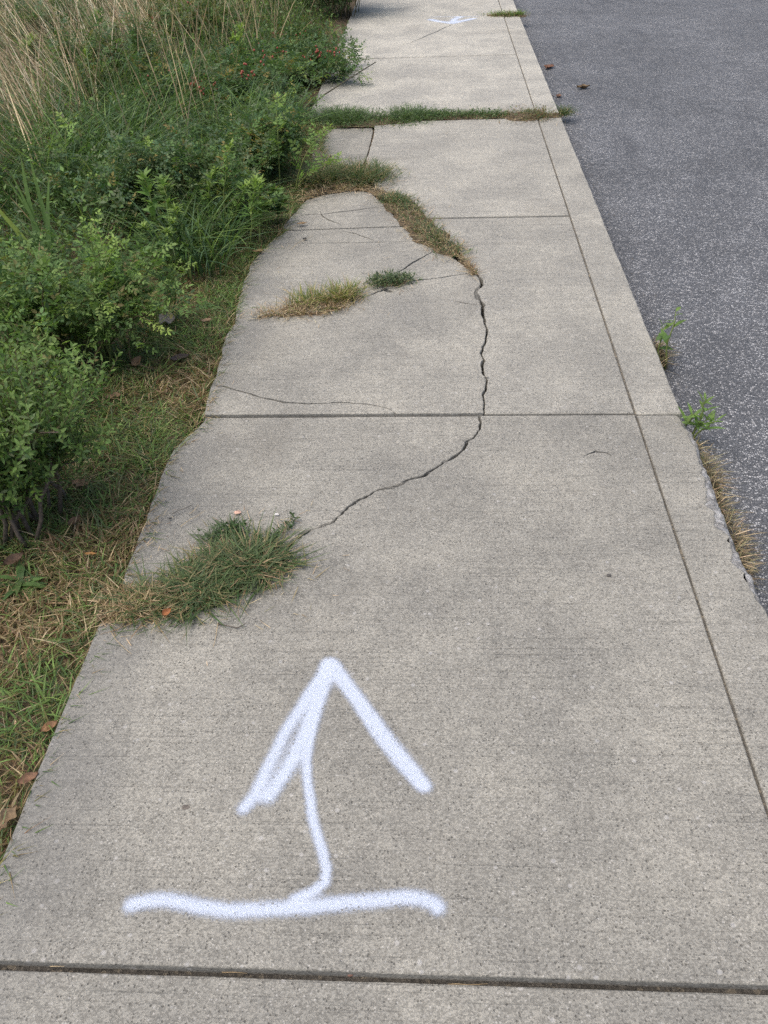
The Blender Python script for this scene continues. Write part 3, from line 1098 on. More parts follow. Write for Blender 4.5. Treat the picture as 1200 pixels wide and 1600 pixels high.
# leafy ground cover low under everything
cov = Geo()
N = 26000
x, y = scatter(N, 1.55, 12.5, lambda y: np.minimum(-.95 - .40 * y, -1.6), lambda y: lawn_left(y) - .06 + .05 * np.sin(y * 9), .8)
hh = np.clip((lawn_left(y) - x) * .8, .05, .32) * (1 + .3 * vnoise(x, y, 2.2, 9))
P = np.stack([x, y, rng.uniform(0, 1, N) ** .7 * hh - .02], 1)
L = rng.uniform(.016, .032, N) * (1 + .05 * y)
leaves(cov, P, rdir(N, .1), rdir(N, 1.2, .6), L, L * rng.uniform(.35, .6, N), palette([GREEN_D, GREEN_M, GREEN_L, OLIVE, GREEN_G], [3, 3, 1.4, .5, 1], N, .3), .2, False)
tag(cov.build("ground_cover", M_LEAF), "low tangled leafy weeds covering the soil under the shrubs", "weeds", kind="stuff")

# tall dry stems on the upper left
dryg = Geo()
N = 4600
x, y = scatter(N, 4.6, 12.5, lambda y: -.95 - .42 * y, lambda y: np.interp(y, [4.6, 6, 8, 12.5], [-2.05, -2.05, -2.1, -2.0]), .9)
P = np.stack([x, y, gz(x, y)], 1)
far = np.clip((x + 3.2) / 1.2, 0, 1)
h = rng.uniform(.35, .85, N)
blades(dryg, P, h, rng.uniform(.005, .011, N), rng.normal(2.9, .8, N), rng.uniform(.25, .75, N), rng.uniform(-.05, .35, N),
       palette([STRAW, STRAW_D, (.24, .20, .13), BROWN, (.68, .60, .43), GREEN_G], [3, 2.0, 2.2, .8, 2.2, 1.6], N, .35), 4)
N = 420
x, y = scatter(N, 5.2, 12.5, lambda y: np.full(len(y), -2.6), lambda y: np.full(len(y), -1.25))
P = np.stack([x, y, gz(x, y)], 1)
blades(dryg, P, rng.uniform(.5, .95, N), rng.uniform(.005, .009, N), rng.normal(2.2, 1.0, N), rng.uniform(.05, .4, N), rng.uniform(0, .3, N),
       palette([STRAW, STRAW_D, (.24, .20, .13), OLIVE], [3, 3, 2.5, 1], N), 4)
tag(dryg.build("dry_grass", M_STRAW), "tall tan dry grass stems leaning among the weeds at upper left", "dry grass", kind="stuff")

# ------------------------------------------------------------------ shrubs and weeds
RC = [GREEN_D, GREEN_M, GREEN_B, GREEN_G, (.24, .20, .07)]
twig_shrub("shrub", "small-leaved green shrub with woody brown stems, nearest on the left edge", -1.19, 1.96, .42, .35, 440,
           [GREEN_M, GREEN_L, GREEN_D, GREEN_G], [3, 3, 1.6, 1], .024, .009, crown_lo=.36, trunks=15, trunk_r=.0062)
rose_bush("rose_bush", "bushy bright green rose mound just beyond the small-leaved shrub", -1.36, 2.95, HT(-1.36, 2.95, 372), .40, 34, [GREEN_M, GREEN_L, GREEN_D, OLIVE],
          [3, 3, 1.2, .5], .021, True, tipcol=GREEN_Y, dens=.9)
rose_bush("rose_bush", "dull dark green rose behind the bright green mound", -1.50, 4.3, .40, .38, 26, RC, [2, 3, 3, 2, .5], .022, False, dens=.9)
rose_bush("rose_bush", "leafy green rose thicket filling the verge behind the pale weed tips", -1.15, 4.55, .36, .34, 24, RC, [1.5, 3, 2, 2, .5], .022, False, tipcol=GREEN_L)
rose_bush("rose_bush", "large dark rose bush heavy with red hips in the middle of the verge", -1.45, 6.45, HT(-1.45, 6.45, 95), .72, 54, RC, [2, 3, 2.6, 1.8, .5], .025, False, hips=14)
rose_bush("rose_bush", "rose bush with hips leaning over the walk beside the grassy joint", -1.12, 7.45, HT(-1.12, 7.45, 66), .56, 40, RC, [2, 3, 2, 1.6, .4], .025, False, hips=8)
rose_bush("rose_bush", "farther rose bush in front of the blackish trunks", -1.30, 8.9, HT(-1.30, 8.9, 58), .62, 36, RC, [2, 3, 2, 1.6, .4], .027, False, hips=4)
rose_bush("rose_bush", "farthest rose bush arching over the walk at the top edge", -.98, 10.2, .75, .48, 30, RC, [2, 3, 2, 1.6, .4], .03, False, hips=2)
rose_bush("rose_bush", "olive tinged rose bush standing in front of the dry grass", -2.2, 6.6, .55, .55, 30, [GREEN_M, GREEN_G, OLIVE, GREEN_B], [3, 3, 1.6, 2], .024, False, tipcol=GREEN_L)
rose_bush("rose_bush", "rose thicket among tan stems behind the hip-laden bush", -2.15, 8.6, .48, .6, 24, [GREEN_M, GREEN_G, OLIVE, GREEN_D], [3, 2, 2, 1], .026, False, hips=3)
rose_bush("rose_bush", "pale rose sprawling through the dry grass at the upper left corner", -3.3, 8.2, .5, .55, 14, [GREEN_G, GREEN_M, GREEN_B], [3, 2, 2], .026, False)
rose_bush("rose_bush", "small rose seedling mound at the rim of the walk below the cane shoot", -.98, 5.15, .34, .26, 18, RC, [1.5, 3, 2, 1, .4], .022, False)

# dark multi-stemmed shrub at the top
twig_shrub("dark_shrub", "dark shrub with several thick blackish trunks at the top edge", -1.62, 10.75, 1.75, .7, 90, [GREEN_D, GREEN_B], [3, 1], .05, .026, trunks=7,
           woodmat=M_DARKWOOD, hi=False, crown_lo=.55, dens=.5, trunk_r=.05)

S1 = (.15, .25, .07)
shoots = [
    ("tall pinnate-leaved cane shoot standing before the dark hollow", 436, 292, 168, 1.2, .10, [GREEN_L, S1], .032, 'pinnate', 16, 1),
    ("arching pinnate shoot that reaches out over the walk rim", 462, 300, 205, .1, .30, [GREEN_L, S1], .028, 'pinnate', 14, 2),
    ("light green leafy shoot at the left above the strap leaves", 118, 330, 208, 1.2, .12, [GREEN_L, S1], .034, 'pinnate', 12, 1),
    ("leafy weed shoot standing left of the paired pale tips", 258, 402, 280, 2.2, .08, [GREEN_L, S1], .034, 'broad', 14, 2),
    ("pair of pale narrow-leaved tips in the middle of the weeds", 352, 372, 232, .8, .08, [GREEN_L, S1], .026, 'narrow', 22, 3),
    ("pale weed beside the walk rim, leaning to the right", 390, 385, 290, .6, .10, [GREEN_L, S1], .028, 'narrow', 20, 3),
    ("broad-leaved weed at the foot of the cane shoot", 415, 350, 300, .2, .08, [GREEN_M, GREEN_D], .028, 'broad', 14, 3),
    ("dark narrow-leaved weed behind the bright rose mound", 300, 440, 330, 2.6, .06, [GREEN_M, GREEN_D], .028, 'narrow', 20, 4),
    ("green leafy sprout among the tan stems at the top left", 140, 190, 95, 1.2, .10, [GREEN_G, GREEN_L], .045, 'narrow', 20, 4),
    ("pale leafy sprout rising through the dry grass near the left top corner", 60, 150, 62, 1.2, .10, [GREEN_G, GREEN_L], .05, 'narrow', 20, 5),
    ("broad leafy sprout among the tan stems right of the top left corner", 150, 110, 30, 1.0, .12, [GREEN_G, GREEN_L], .055, 'broad', 16, 5),
    ("yellowish leafy weed at the top edge left of the blackish trunks", 285, 75, 8, 1.4, .12, [OLIVE, GREEN_L], .05, 'narrow', 18, 5),
    ("bright tipped sprout above the red hips", 380, 150, 45, 1.5, .08, [GREEN_L, S1], .04, 'narrow', 18, 2),
    ("leafy weed stem rising from the bright rose mound", 165, 560, 365, 1.0, .10, [GREEN_L, S1], .024, 'pinnate', 16, 3),
    ("drooping weed at the right foot of the bright rose mound", 262, 500, 430, .1, .08, [GREEN_M, GREEN_D], .022, 'pinnate', 12, 3),
    ("leafy weed at the left edge under the woody shrub", 45, 815, 720, .5, .06, [GREEN_M, GREEN_D], .022, 'broad', 12, 4),
]
for lb, bx, by, ty, az, run, cols, size, kind, n, st in shoots:
    p = G(bx, by)
    leafy_shoot("weed_shoot", lb, p[0], p[1], HT(p[0], p[1], ty, -.03), az, run, cols, size * 1.2, kind, "weed shoots in the verge", n=n, stems=st, tip=GREEN_Y if kind != 'broad' else GREEN_L)


def strap_plant(name, label, x, y, specs, cols):
    root = empty(name, (x, y, -.03), label, "plant")
    for az, h, w_, lean, curve, ci in specs:
        g = Geo()
        d = rng.normal(size=2) * .02
        blades(g, A([[x + d[0], y + d[1], -.03]]), A([h]), A([w_]), A([az]), A([lean]), A([curve]), A([cols[ci]]), 9, A([cols[ci]]) * A([[1.25, 1.15, .9]]), tw=A([-az - 1.57 + rng.uniform(-.5, .5)]))
        g.build("leaf", M_LEAF, root)
    return root


p = G(82, 432)
strap_plant("strap_leaf_plant", "clump of broad yellow-green strap leaves at the left edge", p[0], p[1],
            [(3.4, .44, .045, .55, .2, 0), (3.2, .46, .042, .32, .12, 0), (2.6, .52, .036, .14, .10, 1), (1.5, .56, .036, .05, .08, 1), (1.9, .55, .034, .06, .06, 1),
             (3.7, .34, .04, .9, .3, 0), (2.8, .50, .032, .2, .15, 1), (.6, .5, .03, .12, .1, 1)], [(.25, .33, .10), (.11, .19, .07)])
p = G(30, 905)
root = empty("rosette_weed", (p[0], p[1], -.03), "dark flat rosette of oblong leaves at the lawn's left edge", "weed")
g = Geo()
n = 26
az = rng.uniform(0, 6.28, n)
leaves(g, np.tile([p[0], p[1], -.02], (n, 1)) + rng.normal(size=(n, 3)) * .008, np.stack([np.cos(az), np.sin(az), rng.uniform(.2, .9, n)], 1), np.tile([0, 0, 1.], (n, 1)),
       rng.uniform(.05, .085, n), rng.uniform(.018, .026, n), palette([GREEN_D, GREEN_M], [2, 2], n), .4)
g.build("foliage", M_LEAF, root)


# ------------------------------------------------------------------ grass in the cracks
def mound(name, line, hw, z0, hgt, mat, parent):
    """low irregular heap of soil along a line"""
    tg = norm(np.gradient(line, axis=0)) if len(line) > 1 else A([[1., 0]])
    nn = np.stack([-tg[:, 1], tg[:, 0]], 1)
    k = len(line)
    rows = []
    us = np.linspace(-1, 1, 9)
    for i in range(k):
        e = math.sqrt(max(.02, 1 - (2 * i / (k - 1) - 1) ** 4))
        wv = hw * e * (1 + .35 * mn.noise((line[i][0] * 14, line[i][1] * 14, 4)))
        row = []
        for u in us:
            q = line[i] + nn[i] * u * wv
            row.append((q[0], q[1], z0 + hgt * e * (1 - u * u) * (1 + .5 * mn.noise((q[0] * 40, q[1] * 40, 1))) - .004 * (abs(u) > .99)))
        rows.append(row)
    V = np.array(rows).reshape(-1, 3)
    L = np.array([(i * 9 + j, i * 9 + j + 1, (i + 1) * 9 + j + 1, (i + 1) * 9 + j) for i in range(k - 1) for j in range(8)]).ravel()
    return mesh_np(name, V, L, np.arange(len(L) // 4) * 4, mat, parent=parent)


def tuft(label, px, hw, n, h, cols, wts, w=(.003, .0058), lean=(.3, 1.5), z=0.0, straw=.3, soil=True, flat=0, name="grass_tuft", soilw=.9, hgt=.012, up=None):
    n = int(n * .6)
    line = frac(PX(*[(a, b, z) for a, b in px]), .02, .012, 10, n * .01)
    c = line.mean(0)
    root = empty(name, (c[0], c[1], z), label, "grass tuft", "grass tufts in the cracks")
    if soil: mound("soil", line if soil is True else frac(PX(*[(a, b, z) for a, b in soil]), .02, .008, 10), hw * soilw, z + .001, hgt, M_SOIL, root)
    g = Geo()
    wk = np.clip(np.array([.55 + 1.5 * mn.noise((p[0] * 9, p[1] * 9, n * .1)) for p in line]), .06, 2)
    wk /= wk.sum()
    k = rng.choice(len(line), n, p=wk)
    off = rng.normal(size=(n, 2)) * hw * .55
    P = np.c_[line[k] + off, np.full(n, z + .004)]
    az = np.arctan2(off[:, 1], off[:, 0]) + rng.normal(0, 1.5, n)
    if up is not None: az = rng.normal(up, .9, n)
    dens = np.exp(-(np.linalg.norm(off, axis=1) / hw) ** 2)
    blades(g, P, rng.uniform(*h, n) * (.6 + .5 * dens), rng.uniform(*w, n), az, rng.uniform(*lean, n), rng.uniform(0, .9, n), palette(cols, wts, n), 3)
    if flat:
        # prostrate knotweed-like runners with tiny leaves
        k = rng.choice(len(line), flat, p=wk)
        P = np.c_[line[k] + rng.normal(size=(flat, 2)) * hw * .6, z + rng.uniform(.004, .03, flat)]
        L = rng.uniform(.010, .022, flat)
        leaves(g, P, rdir(flat, .25), rdir(flat, 1.2, .7), L, L * .38, palette(cols, wts, flat), .1, False)
    g.build("foliage" if flat else "blades", M_GRASS, root)
    m = int(n * straw)
    if m:
        g = Geo()
        k = rng.integers(0, len(line), m)
        P = np.c_[line[k] + rng.normal(size=(m, 2)) * hw * .75, z + .004 + rng.uniform(0, .01, m)]
        blades(g, P, rng.uniform(.01, .02, m), rng.uniform(.0022, .004, m), rng.uniform(0, 6.28, m), rng.uniform(1, 4.5, m), rng.uniform(-.2, .4, m),
               palette([STRAW, STRAW_D, BROWN], [3, 3, 1], m), 3)
        g.build("thatch", M_STRAW, root)
    return root


TG = [(.085, .12, .06), (.11, .155, .065), GREEN_D, (.19, .18, .09), STRAW_D]
tuft("large matted grass tuft spilling from the near crack at the walk's left rim", [(218, 948), (262, 940), (300, 950), (285, 915), (330, 935), (318, 890), (372, 918), (342, 862), (405, 900), (378, 866), (432, 892), (425, 866)],
     .06, 3300, (.025, .062), TG, [4, 4, 1.6, 1.2, 1.2], straw=.4, lean=(.5, 2.6), w=(.0035, .0072), soil=[(205, 948), (260, 932), (320, 905), (370, 885), (430, 872)])
tuft("thin straw-coloured grass bridge between the lawn and the large near tuft", [(165, 945), (200, 940), (240, 936), (180, 966), (215, 962), (250, 956)], .034, 560, (.02, .05), [STRAW_D, STRAW, OLIVE, GREEN_M], [3, 2, 1.4, 1], straw=1.2, soil=[(150, 955), (200, 950), (260, 945)], soilw=1.5, hgt=.006)
tuft("dark green sprig at the back of the large near tuft", [(335, 842), (355, 835), (378, 832)], .022, 220, (.02, .045), [GREEN_D, (.08, .115, .065)], [2, 2], straw=.1, flat=160, soil=False)
tuft("tiny dark sprig beside the upper end of the large near tuft", [(430, 842), (445, 832), (458, 818)], .012, 50, (.012, .03), [GREEN_D, (.08, .115, .065)], [2, 2], straw=.5, flat=50, soil=False)
tuft("yellow-green upright grass tuft in the middle of the broken slab", [(440, 486), (470, 480), (495, 472), (520, 470), (548, 464)], .05, 1150, (.03, .085),
     [(.24, .24, .08), (.16, .20, .065), STRAW_D, STRAW, GREEN_M], [3, 2.5, 2, 1.6, 1.5], straw=.6, lean=(.1, 1.2))
tuft("flattened dry fringe at the left end of the yellow-green tuft", [(405, 496), (425, 492), (450, 494), (500, 490), (545, 478)], .035, 330, (.02, .045), [STRAW_D, OLIVE, BROWN, (.16, .20, .065)], [3, 2, 2, 1], straw=1.4, soilw=.5, hgt=.005)
tuft("small round dark green tuft right of the yellow-green one", [(590, 444), (612, 440), (632, 440)], .045, 520, (.02, .05), [(.075, .11, .06), GREEN_D, GREEN_G], [3, 1, 2], straw=.25, flat=500)
tuft("long curved grass strip along the widest part of the main crack", [(606, 308), (630, 322), (645, 341), (658, 356), (675, 371), (695, 386), (712, 399)], .062, 1700, (.025, .055), TG, [3, 2.5, 1.5, 1.5, 1.4], straw=.9, flat=500, soilw=1.35)
tuft("dry brown grass wisp where the green strip thins into the crack", [(712, 400), (728, 412), (742, 430)], .014, 170, (.012, .03), [STRAW_D, BROWN, OLIVE], [3, 2, 1], straw=1.0, soilw=.6, hgt=.004)
tuft("grass tongue from the verge lying over the sunken broken corner", [(485, 285), (515, 278), (550, 272), (578, 282)], .13, 3000, (.05, .11), TG, [3, 2.5, 1.5, 1.5, 1], straw=.5, flat=300)
tuft("pale straw litter spread below the grass tongue on the broken slab", [(470, 312), (500, 302), (540, 296), (578, 296), (596, 306)], .05, 160, (.02, .04), [STRAW_D, STRAW, OLIVE], [3, 2, 1], straw=3.5, soilw=.5, hgt=.004)
tuft("thick green creeping weed filling the left end of the grassy joint", [(520, 186), (550, 188), (585, 190), (620, 187), (648, 183)], .15, 2600, (.04, .095), [(.08, .125, .055), GREEN_D, GREEN_M, GREEN_G], [3, 1, 2, 1], straw=.10, flat=4200)
tuft("narrow green creeping weed along the middle of the grassy joint", [(650, 183), (700, 182), (740, 181), (782, 181)], .075, 1200, (.02, .05), [(.08, .125, .055), GREEN_D, GREEN_M, GREEN_G], [3, 1, 2, 1], straw=.2, flat=1500)
tuft("browning creeping weed at the right end of the grassy joint", [(790, 182), (815, 184), (842, 182)], .12, 800, (.02, .05), [OLIVE, GREEN_G, BROWN, GREEN_D], [2, 2, 2, 1], straw=.6, flat=420, hgt=.02)
tuft("small bushy green tuft at the road end of the grassy joint", [(872, 181, ), (884, 179)], .05, 260, (.04, .09), [(.08, .115, .055), GREEN_D, OLIVE], [3, 1, 1], straw=.2, flat=380, z=-.05, soil=False)
tuft("faded grass tuft in the farthest joint beside the kerb line", [(760, 25), (775, 25), (790, 25), (800, 25)], .07, 500, (.03, .07), [OLIVE, GREEN_L, GREEN_M, STRAW_D], [2, 2, 2, 1], straw=.4, flat=250)
tuft("farthest small tuft on the road side of the kerb line", [(806, 24), (822, 26)], .055, 240, (.03, .07), [OLIVE, GREEN_L, GREEN_M], [2, 2, 2], straw=.3, flat=150)

# kerb-side growth, rooted in the gutter
KZ = ROAD_Z


def gutter(label, y0, y1, n, hgt, w_=.05):
    ys = np.linspace(y0, y1, 12)
    line = np.stack([.852 + .012 * np.sin(ys * 23), ys], 1)
    root = empty("dry_grass_mat", (.86, (y0 + y1) / 2, KZ), label, "dry grass", "dry grass in the gutter")
    mound("soil", line, w_, KZ + .002, .03, M_SOIL, root)
    g = Geo()
    k = rng.integers(0, 12, n)
    P = np.c_[line[k] + np.c_[rng.normal(0, w_ * .28, n), rng.normal(0, (y1 - y0) * .06, n)], KZ + rng.uniform(.005, .05, n)]
    P[:, 0] = np.maximum(P[:, 0], .842)
    blades(g, P, rng.uniform(.02, hgt, n), rng.uniform(.002, .0042, n), rng.normal(-1.1, 1.2, n), rng.uniform(.5, 2.2, n), rng.uniform(-.2, .8, n),
           palette([(.24, .21, .13), STRAW_D, (.14, .14, .07), STRAW, (.11, .085, .06)], [3, 2.4, 2.4, 1.4, 2.4], n, .35), 4)
    g.build("blades", M_STRAW, root)


gutter("long dry grass mat lying in the gutter along the spalled kerb", 2.02, 2.42, 850, .042, .036)
gutter("shorter dry grass mat in the gutter nearer the camera", 1.80, 1.97, 420, .042, .034)
gutter("small brown dry clump behind the thin kerb weed", 2.98, 3.14, 360, .045, .04)
leafy_shoot("kerb_weed", "broad green weed with long pointed leaves growing out of the kerb joint", .858, 2.47, .145, .3, .03, [GREEN_L, (.15, .25, .07)], .034, 'narrow', "weeds in the gutter", z=KZ + .02, n=11, stems=4, spread=.018, tip=GREEN_L, reps=1)
leafy_shoot("kerb_weed", "thin upright green weed by the kerb beyond the broad-leaved one", .872, 2.98, .20, 1.2, .04, [GREEN_L, GREEN_M], .034, 'broad', "weeds in the gutter", z=KZ + .01, n=6, stems=2, spread=.02, tip=GREEN_L, reps=1)


# ------------------------------------------------------------------ fallen leaves, straws, pebbles
LM = {}


def fallen_leaf(label, px, py, size, rot, col, curl=.5, z=0.0, lobes=0, slim=.5, tilt=0.0):
    c = G(px, py, z)
    nu, nv = 15, 7
    V = []
    for i in range(nu):
        u = i / (nu - 1)
        prof = math.sin(math.pi * min(1, u * .96 + .02)) ** .75 * (1.15 - .4 * u)
        if lobes: prof *= 1 + .38 * math.sin(u * math.pi * lobes * 2)
        for j in range(nv):
            v = (j / (nv - 1) - .5) * 2
            x_, y_ = (u - .5) * size, v * prof * size * slim * .5
            z_ = curl * size * (.28 * v * v * slim + .35 * (u - .5) ** 2 + .05 * math.sin(u * 9 + v * 3)) + .002
            V.append((x_, y_, z_))
    for i in range(5):                               # stalk
        u = -.02 - .05 * i
        for s in (-1, 1): V.append(((u - .48) * size, s * size * .008, curl * size * .35 * .25 + .003 + .004 * i))
    L = [(i * nv + j, (i + 1) * nv + j, (i + 1) * nv + j + 1, i * nv + j + 1) for i in range(nu - 1) for j in range(nv - 1)]
    b = nu * nv
    L += [(b + 2 * i, b + 2 * i + 1, b + 2 * i + 3, b + 2 * i + 2) for i in range(4)]
    col = tuple(c * .72 for c in col)
    key = tuple(col)
    if key not in LM: LM[key] = plain_mat("dead_leaf", col, .75, .35, 80, .002)
    o = mesh_np("fallen_leaf", V, np.array(L).ravel(), np.arange(len(L)) * 4, LM[key])
    o.location = (c[0], c[1], z)
    o.rotation_euler = (tilt, 0, rot)
    return tag(o, label, "leaf", "fallen leaves")


LEAFS = [
    ("large pale grey leaf lying by the foot of the bright rose mound", 262, 500, .085, .2, (.19, .185, .175), .6, .02, 2, .7, .35),
    ("upright tan leaf stuck in the lawn under the bright rose mound", 212, 566, .075, 1.4, (.27, .16, .08), .7, .01, 0, .4, .6),
    ("dark brown curled leaf on the lawn right of the tan one", 282, 561, .075, .5, (.075, .055, .05), .8, .0, 0, .5, .1),
    ("mottled tan leaf in the middle of the lawn strip", 180, 621, .06, .5, (.22, .14, .075), .8, .0, 2, .55, 0),
    ("lobed tan leaf beside the woody shrub's foot", 125, 757, .06, 2.8, (.24, .15, .08), .6, .0, 3, .6, 0),
    ("dull brown leaf on the lawn below the woody shrub", 118, 816, .05, 1.1, (.17, .10, .055), .8, .0, 0, .6, 0),
    ("dark brown leaf by the flat rosette weed", 22, 876, .06, .9, (.11, .065, .04), .8, .01, 0, .55, .2),
    ("thin orange leaf on the lawn near the walk's broken corner", 142, 866, .035, .0, (.40, .20, .06), .4, .01, 0, .35, 0),
    ("small orange leaf caught in the large near tuft", 260, 958, .028, 1.0, (.36, .14, .05), .9, .035, 0, .7, .3),
    ("brown leaf on the lawn edge level with the painted arrow", 78, 1137, .04, .8, (.28, .15, .07), .8, .0, 0, .6, .1),
    ("reddish leaf on the lawn above the near rim of the walk", 45, 1218, .045, .6, (.22, .12, .07), .9, .0, 0, .55, .1),
    ("pale curled leaf lowest on the lawn's left edge", 12, 1280, .06, 1.2, (.27, .19, .11), .9, .0, 2, .55, .1),
    ("tan leaf on the lawn level with the yellow-green tuft", 324, 502, .05, .3, (.30, .20, .12), .6, .0, 0, .6, 0),
    ("small tan leaf on the walk's left rim near the weeds", 404, 394, .05, .2, (.34, .22, .10), .8, .004, 0, .6, 0),
    ("tan leaf on the walk rim beside the weeds, farther up", 472, 350, .05, .2, (.30, .20, .10), .5, .004, 0, .5, 0),
    ("curled brown leaf lying out on the asphalt", 911, 138, .10, .2, (.17, .115, .06), 1.0, ROAD_Z + .004, 2, .6, 0),
    ("reddish brown leaf against the kerb at the top", 858, 106, .12, 1.0, (.26, .13, .08), .7, ROAD_Z + .004, 3, .6, 0),
    ("small reddish leaf against the kerb above the grassy joint", 873, 151, .07, 1.4, (.22, .12, .075), .7, ROAD_Z + .004, 0, .6, 0),
]
for a in LEAFS: fallen_leaf(*a)


def straw(label, pts, r=.0011, col=STRAW, name="straw", z=.006, group="straws on the concrete"):
    xy = frac(PX(*pts), .015, .002, 12)
    n = len(xy)
    g = Geo()
    tube(g, np.c_[xy, z + r + .004 * np.abs(np.sin(np.linspace(0, 5, n)))], r, r * .6, col, 4)
    return tag(g.build(name, M_STRAW), label, "straw" if name == "straw" else "twig", group if name == "straw" else None)


clip = Geo()
for (cx, cy, sx, sy, n) in ((340, 900, 120, 75, 120), (235, 830, 30, 40, 60), (480, 480, 90, 30, 60), (650, 350, 50, 40, 70), (535, 300, 70, 18, 90), (700, 185, 120, 10, 50), (430, 400, 40, 60, 40), (320, 640, 25, 40, 40)):
    xy = np.array([G(cx + rng.normal() * sx * .7, cy + rng.normal() * sy * .7) for _ in range(n)])
    blades(clip, np.c_[xy, np.full(n, .0075)], rng.uniform(.006, .012, n), rng.uniform(.0015, .003, n), rng.uniform(0, 6.28, n), rng.uniform(1.5, 4, n), rng.uniform(-.2, .2, n),
           palette([STRAW_D, STRAW, OLIVE, BROWN], [3, 3, 1, 1.5], n), 3)
tag(clip.build("clippings", M_STRAW), "loose dry grass clippings scattered on the concrete round the tufts", "clippings", kind="stuff")
grit = Geo()
OC = A([(1, 0, 0), (-1, 0, 0), (0, 1, 0), (0, -1, 0), (0, 0, 1), (0, 0, -1)], float)
OF = [(0, 2, 4), (2, 1, 4), (1, 3, 4), (3, 0, 4), (2, 0, 5), (1, 2, 5), (3, 1, 5), (0, 3, 5)]


def crumbs(xy, z, s0, s1, cols):
    n = len(xy)
    V = OC[None] * rng.uniform(s0, s1, (n, 1, 1)) * rng.uniform(.6, 1.2, (n, 6, 1)) * A([1, 1, .6])
    c, sn = np.cos(rng.uniform(0, 6, n))[:, None], np.sin(rng.uniform(0, 6, n))[:, None]
    V = np.stack([V[..., 0] * c - V[..., 1] * sn, V[..., 0] * sn + V[..., 1] * c, V[..., 2]], -1) + np.c_[xy, np.full(n, z)][:, None]
    grit.add(V, OF, palette(cols, np.ones(len(cols)), n, .3))


GC = [(.30, .295, .28), (.18, .17, .155), (.42, .41, .39), (.10, .095, .085)]
n = 900
crumbs(np.c_[.835 + np.abs(rng.normal(0, .07, n)), rng.uniform(.8, 11, n)], ROAD_Z + .003, .0015, .0045, GC)
for line in (c1, c2):
    k = rng.integers(0, len(line), 110)
    crumbs(line[k] + rng.normal(size=(110, 2)) * .02, .004, .0010, .0030, GC)
n = 260
yy = rng.uniform(.7, 4.2, n)
crumbs(np.c_[edge_x(yy) + np.abs(rng.normal(0, .035, n)) + .006, yy], .005, .0010, .0028, GC)
tag(grit.build("grit", plain_mat("grit_stone", (.24, .23, .21), .85, .5, 120), ), "fine stone grit lying along the kerb and cracks", "grit", kind="stuff")
for lb, pts in [
    ("bent pale straw lying below the walk's broken left corner", [(174, 990), (182, 1003), (195, 1016), (207, 1027)]),
    ("pale straw crossing the concrete above the large near tuft", [(283, 826), (300, 815), (322, 802)]),
    ("short straw beside the soil rim above the large near tuft", [(297, 806), (304, 802), (312, 793)]),
    ("straw pointing down from the front of the large near tuft", [(342, 975), (340, 990), (335, 1015)]),
    ("short straw right of the large near tuft's foot", [(379, 950), (384, 960), (388, 966)]),
    ("tan straw standing beside the pinkish chip", [(386, 800), (391, 815), (395, 828)]),
    ("long straw lying across the thin lawn bridge", [(165, 925), (190, 928), (222, 928)]),
    ("second straw of the lawn bridge, pointing toward the camera", [(186, 975), (205, 950), (222, 920)]),
    ("pale straw on the rim below the weeds", [(455, 392), (470, 380), (490, 372)]),
    ("straw lying on the sunken broken slab", [(490, 312), (510, 308), (522, 303)]),
    ("straw on the main crack's left lip by the dry wisp", [(712, 425), (735, 430), (748, 445)]),
    ("flat straw in the near joint, leftmost of the three there", [(75, 1505), (88, 1506), (98, 1507)]),
    ("reddish straw in the middle of the near joint", [(345, 1515), (365, 1516), (385, 1517)]),
    ("bundle of dead straw in the near joint right of the middle", [(700, 1532), (730, 1534), (762, 1533)]),
]:
    straw(lb, pts, z=-.014 if pts[0][1] > 1450 else .006, col=STRAW_D if 'dead' in lb or 'reddish' in lb else STRAW)
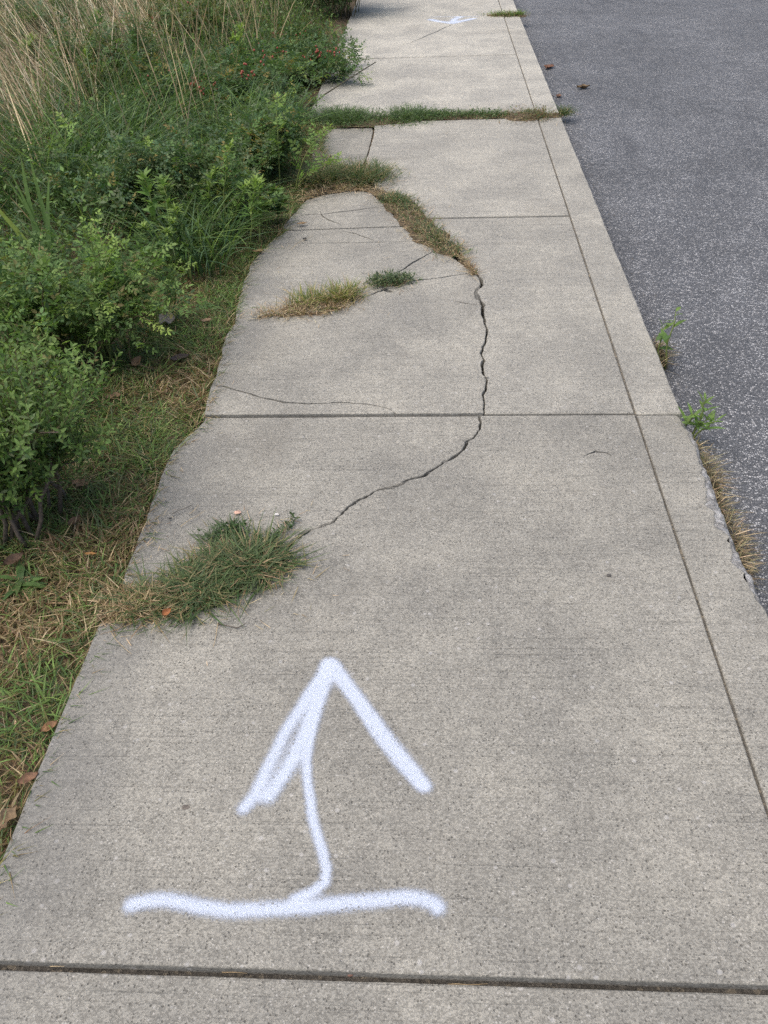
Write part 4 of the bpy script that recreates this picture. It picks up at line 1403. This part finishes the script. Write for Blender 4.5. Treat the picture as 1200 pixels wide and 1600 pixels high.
straw("curved dark twig lying in front of the large near tuft", [(342, 978), (355, 983), (372, 985), (385, 980)], .002, (.10, .085, .07), "twig")
straw("short dark twig above the large near tuft", [(270, 806), (290, 798), (302, 793)], .0014, (.09, .08, .07), "twig")

# bare cane hanging out over the walk
g = Geo()
a, b = G(508, 147, .10), G(587, 97, .22)
tube(g, [(a[0] - .15, a[1] - .15, .02), (a[0], a[1], .10), ((a[0] + b[0]) / 2, (a[1] + b[1]) / 2 - .02, .165), (b[0], b[1], .22)], .0062, .0034, (.09, .085, .06), 5)
tag(g.build("bare_cane", M_STRAW), "thin bare cane slanting out over the walk from the rose bushes", "twig")


def pebble(label, px, py, s, col, z=.004, flat=.55):
    c = G(px, py, z)
    bm = bmesh.new()
    bmesh.ops.create_icosphere(bm, subdivisions=2, radius=s)
    for v in bm.verts:
        k = 1 + .35 * mn.noise(v.co * (1.2 / s) + Vector((px, py, 0)))
        v.co = Vector((v.co.x * k * 1.2, v.co.y * k * .9, v.co.z * k * flat))
    me = bpy.data.meshes.new("pebble")
    bm.to_mesh(me)
    bm.free()
    me.materials.append(plain_mat("pebble_stone", col, .8, .3, 200))
    o = bpy.data.objects.new("pebble", me)
    COL.objects.link(o)
    o.location = (c[0], c[1], z + s * flat * .8)
    return tag(o, label, "pebble", "pebbles on the concrete")


pebble("small dark pebble on the right of the near slab", 951, 900, .0055, (.09, .085, .08))
pebble("flat brownish spot of stone left of the painted arrow", 290, 1262, .007, (.13, .115, .10), .0035, .25)
pebble("tiny black grit by the rim above the large near tuft", 266, 811, .004, (.04, .04, .04))
pebble("black grit on the broken slab beyond the yellow-green tuft", 476, 374, .009, (.05, .05, .05), .0)
pebble("white stone chip above the large near tuft's right side", 432, 804, .006, (.58, .57, .56), .003, .3)
pebble("reddish chip lying in the near joint", 548, 1522, .006, (.22, .12, .09), -.012)
o = pebble("pinkish flat chip above the large near tuft", 371, 801, .009, (.62, .40, .31), .004, .25)
o["group"] = ""
del o["group"]
o.name = "chip"
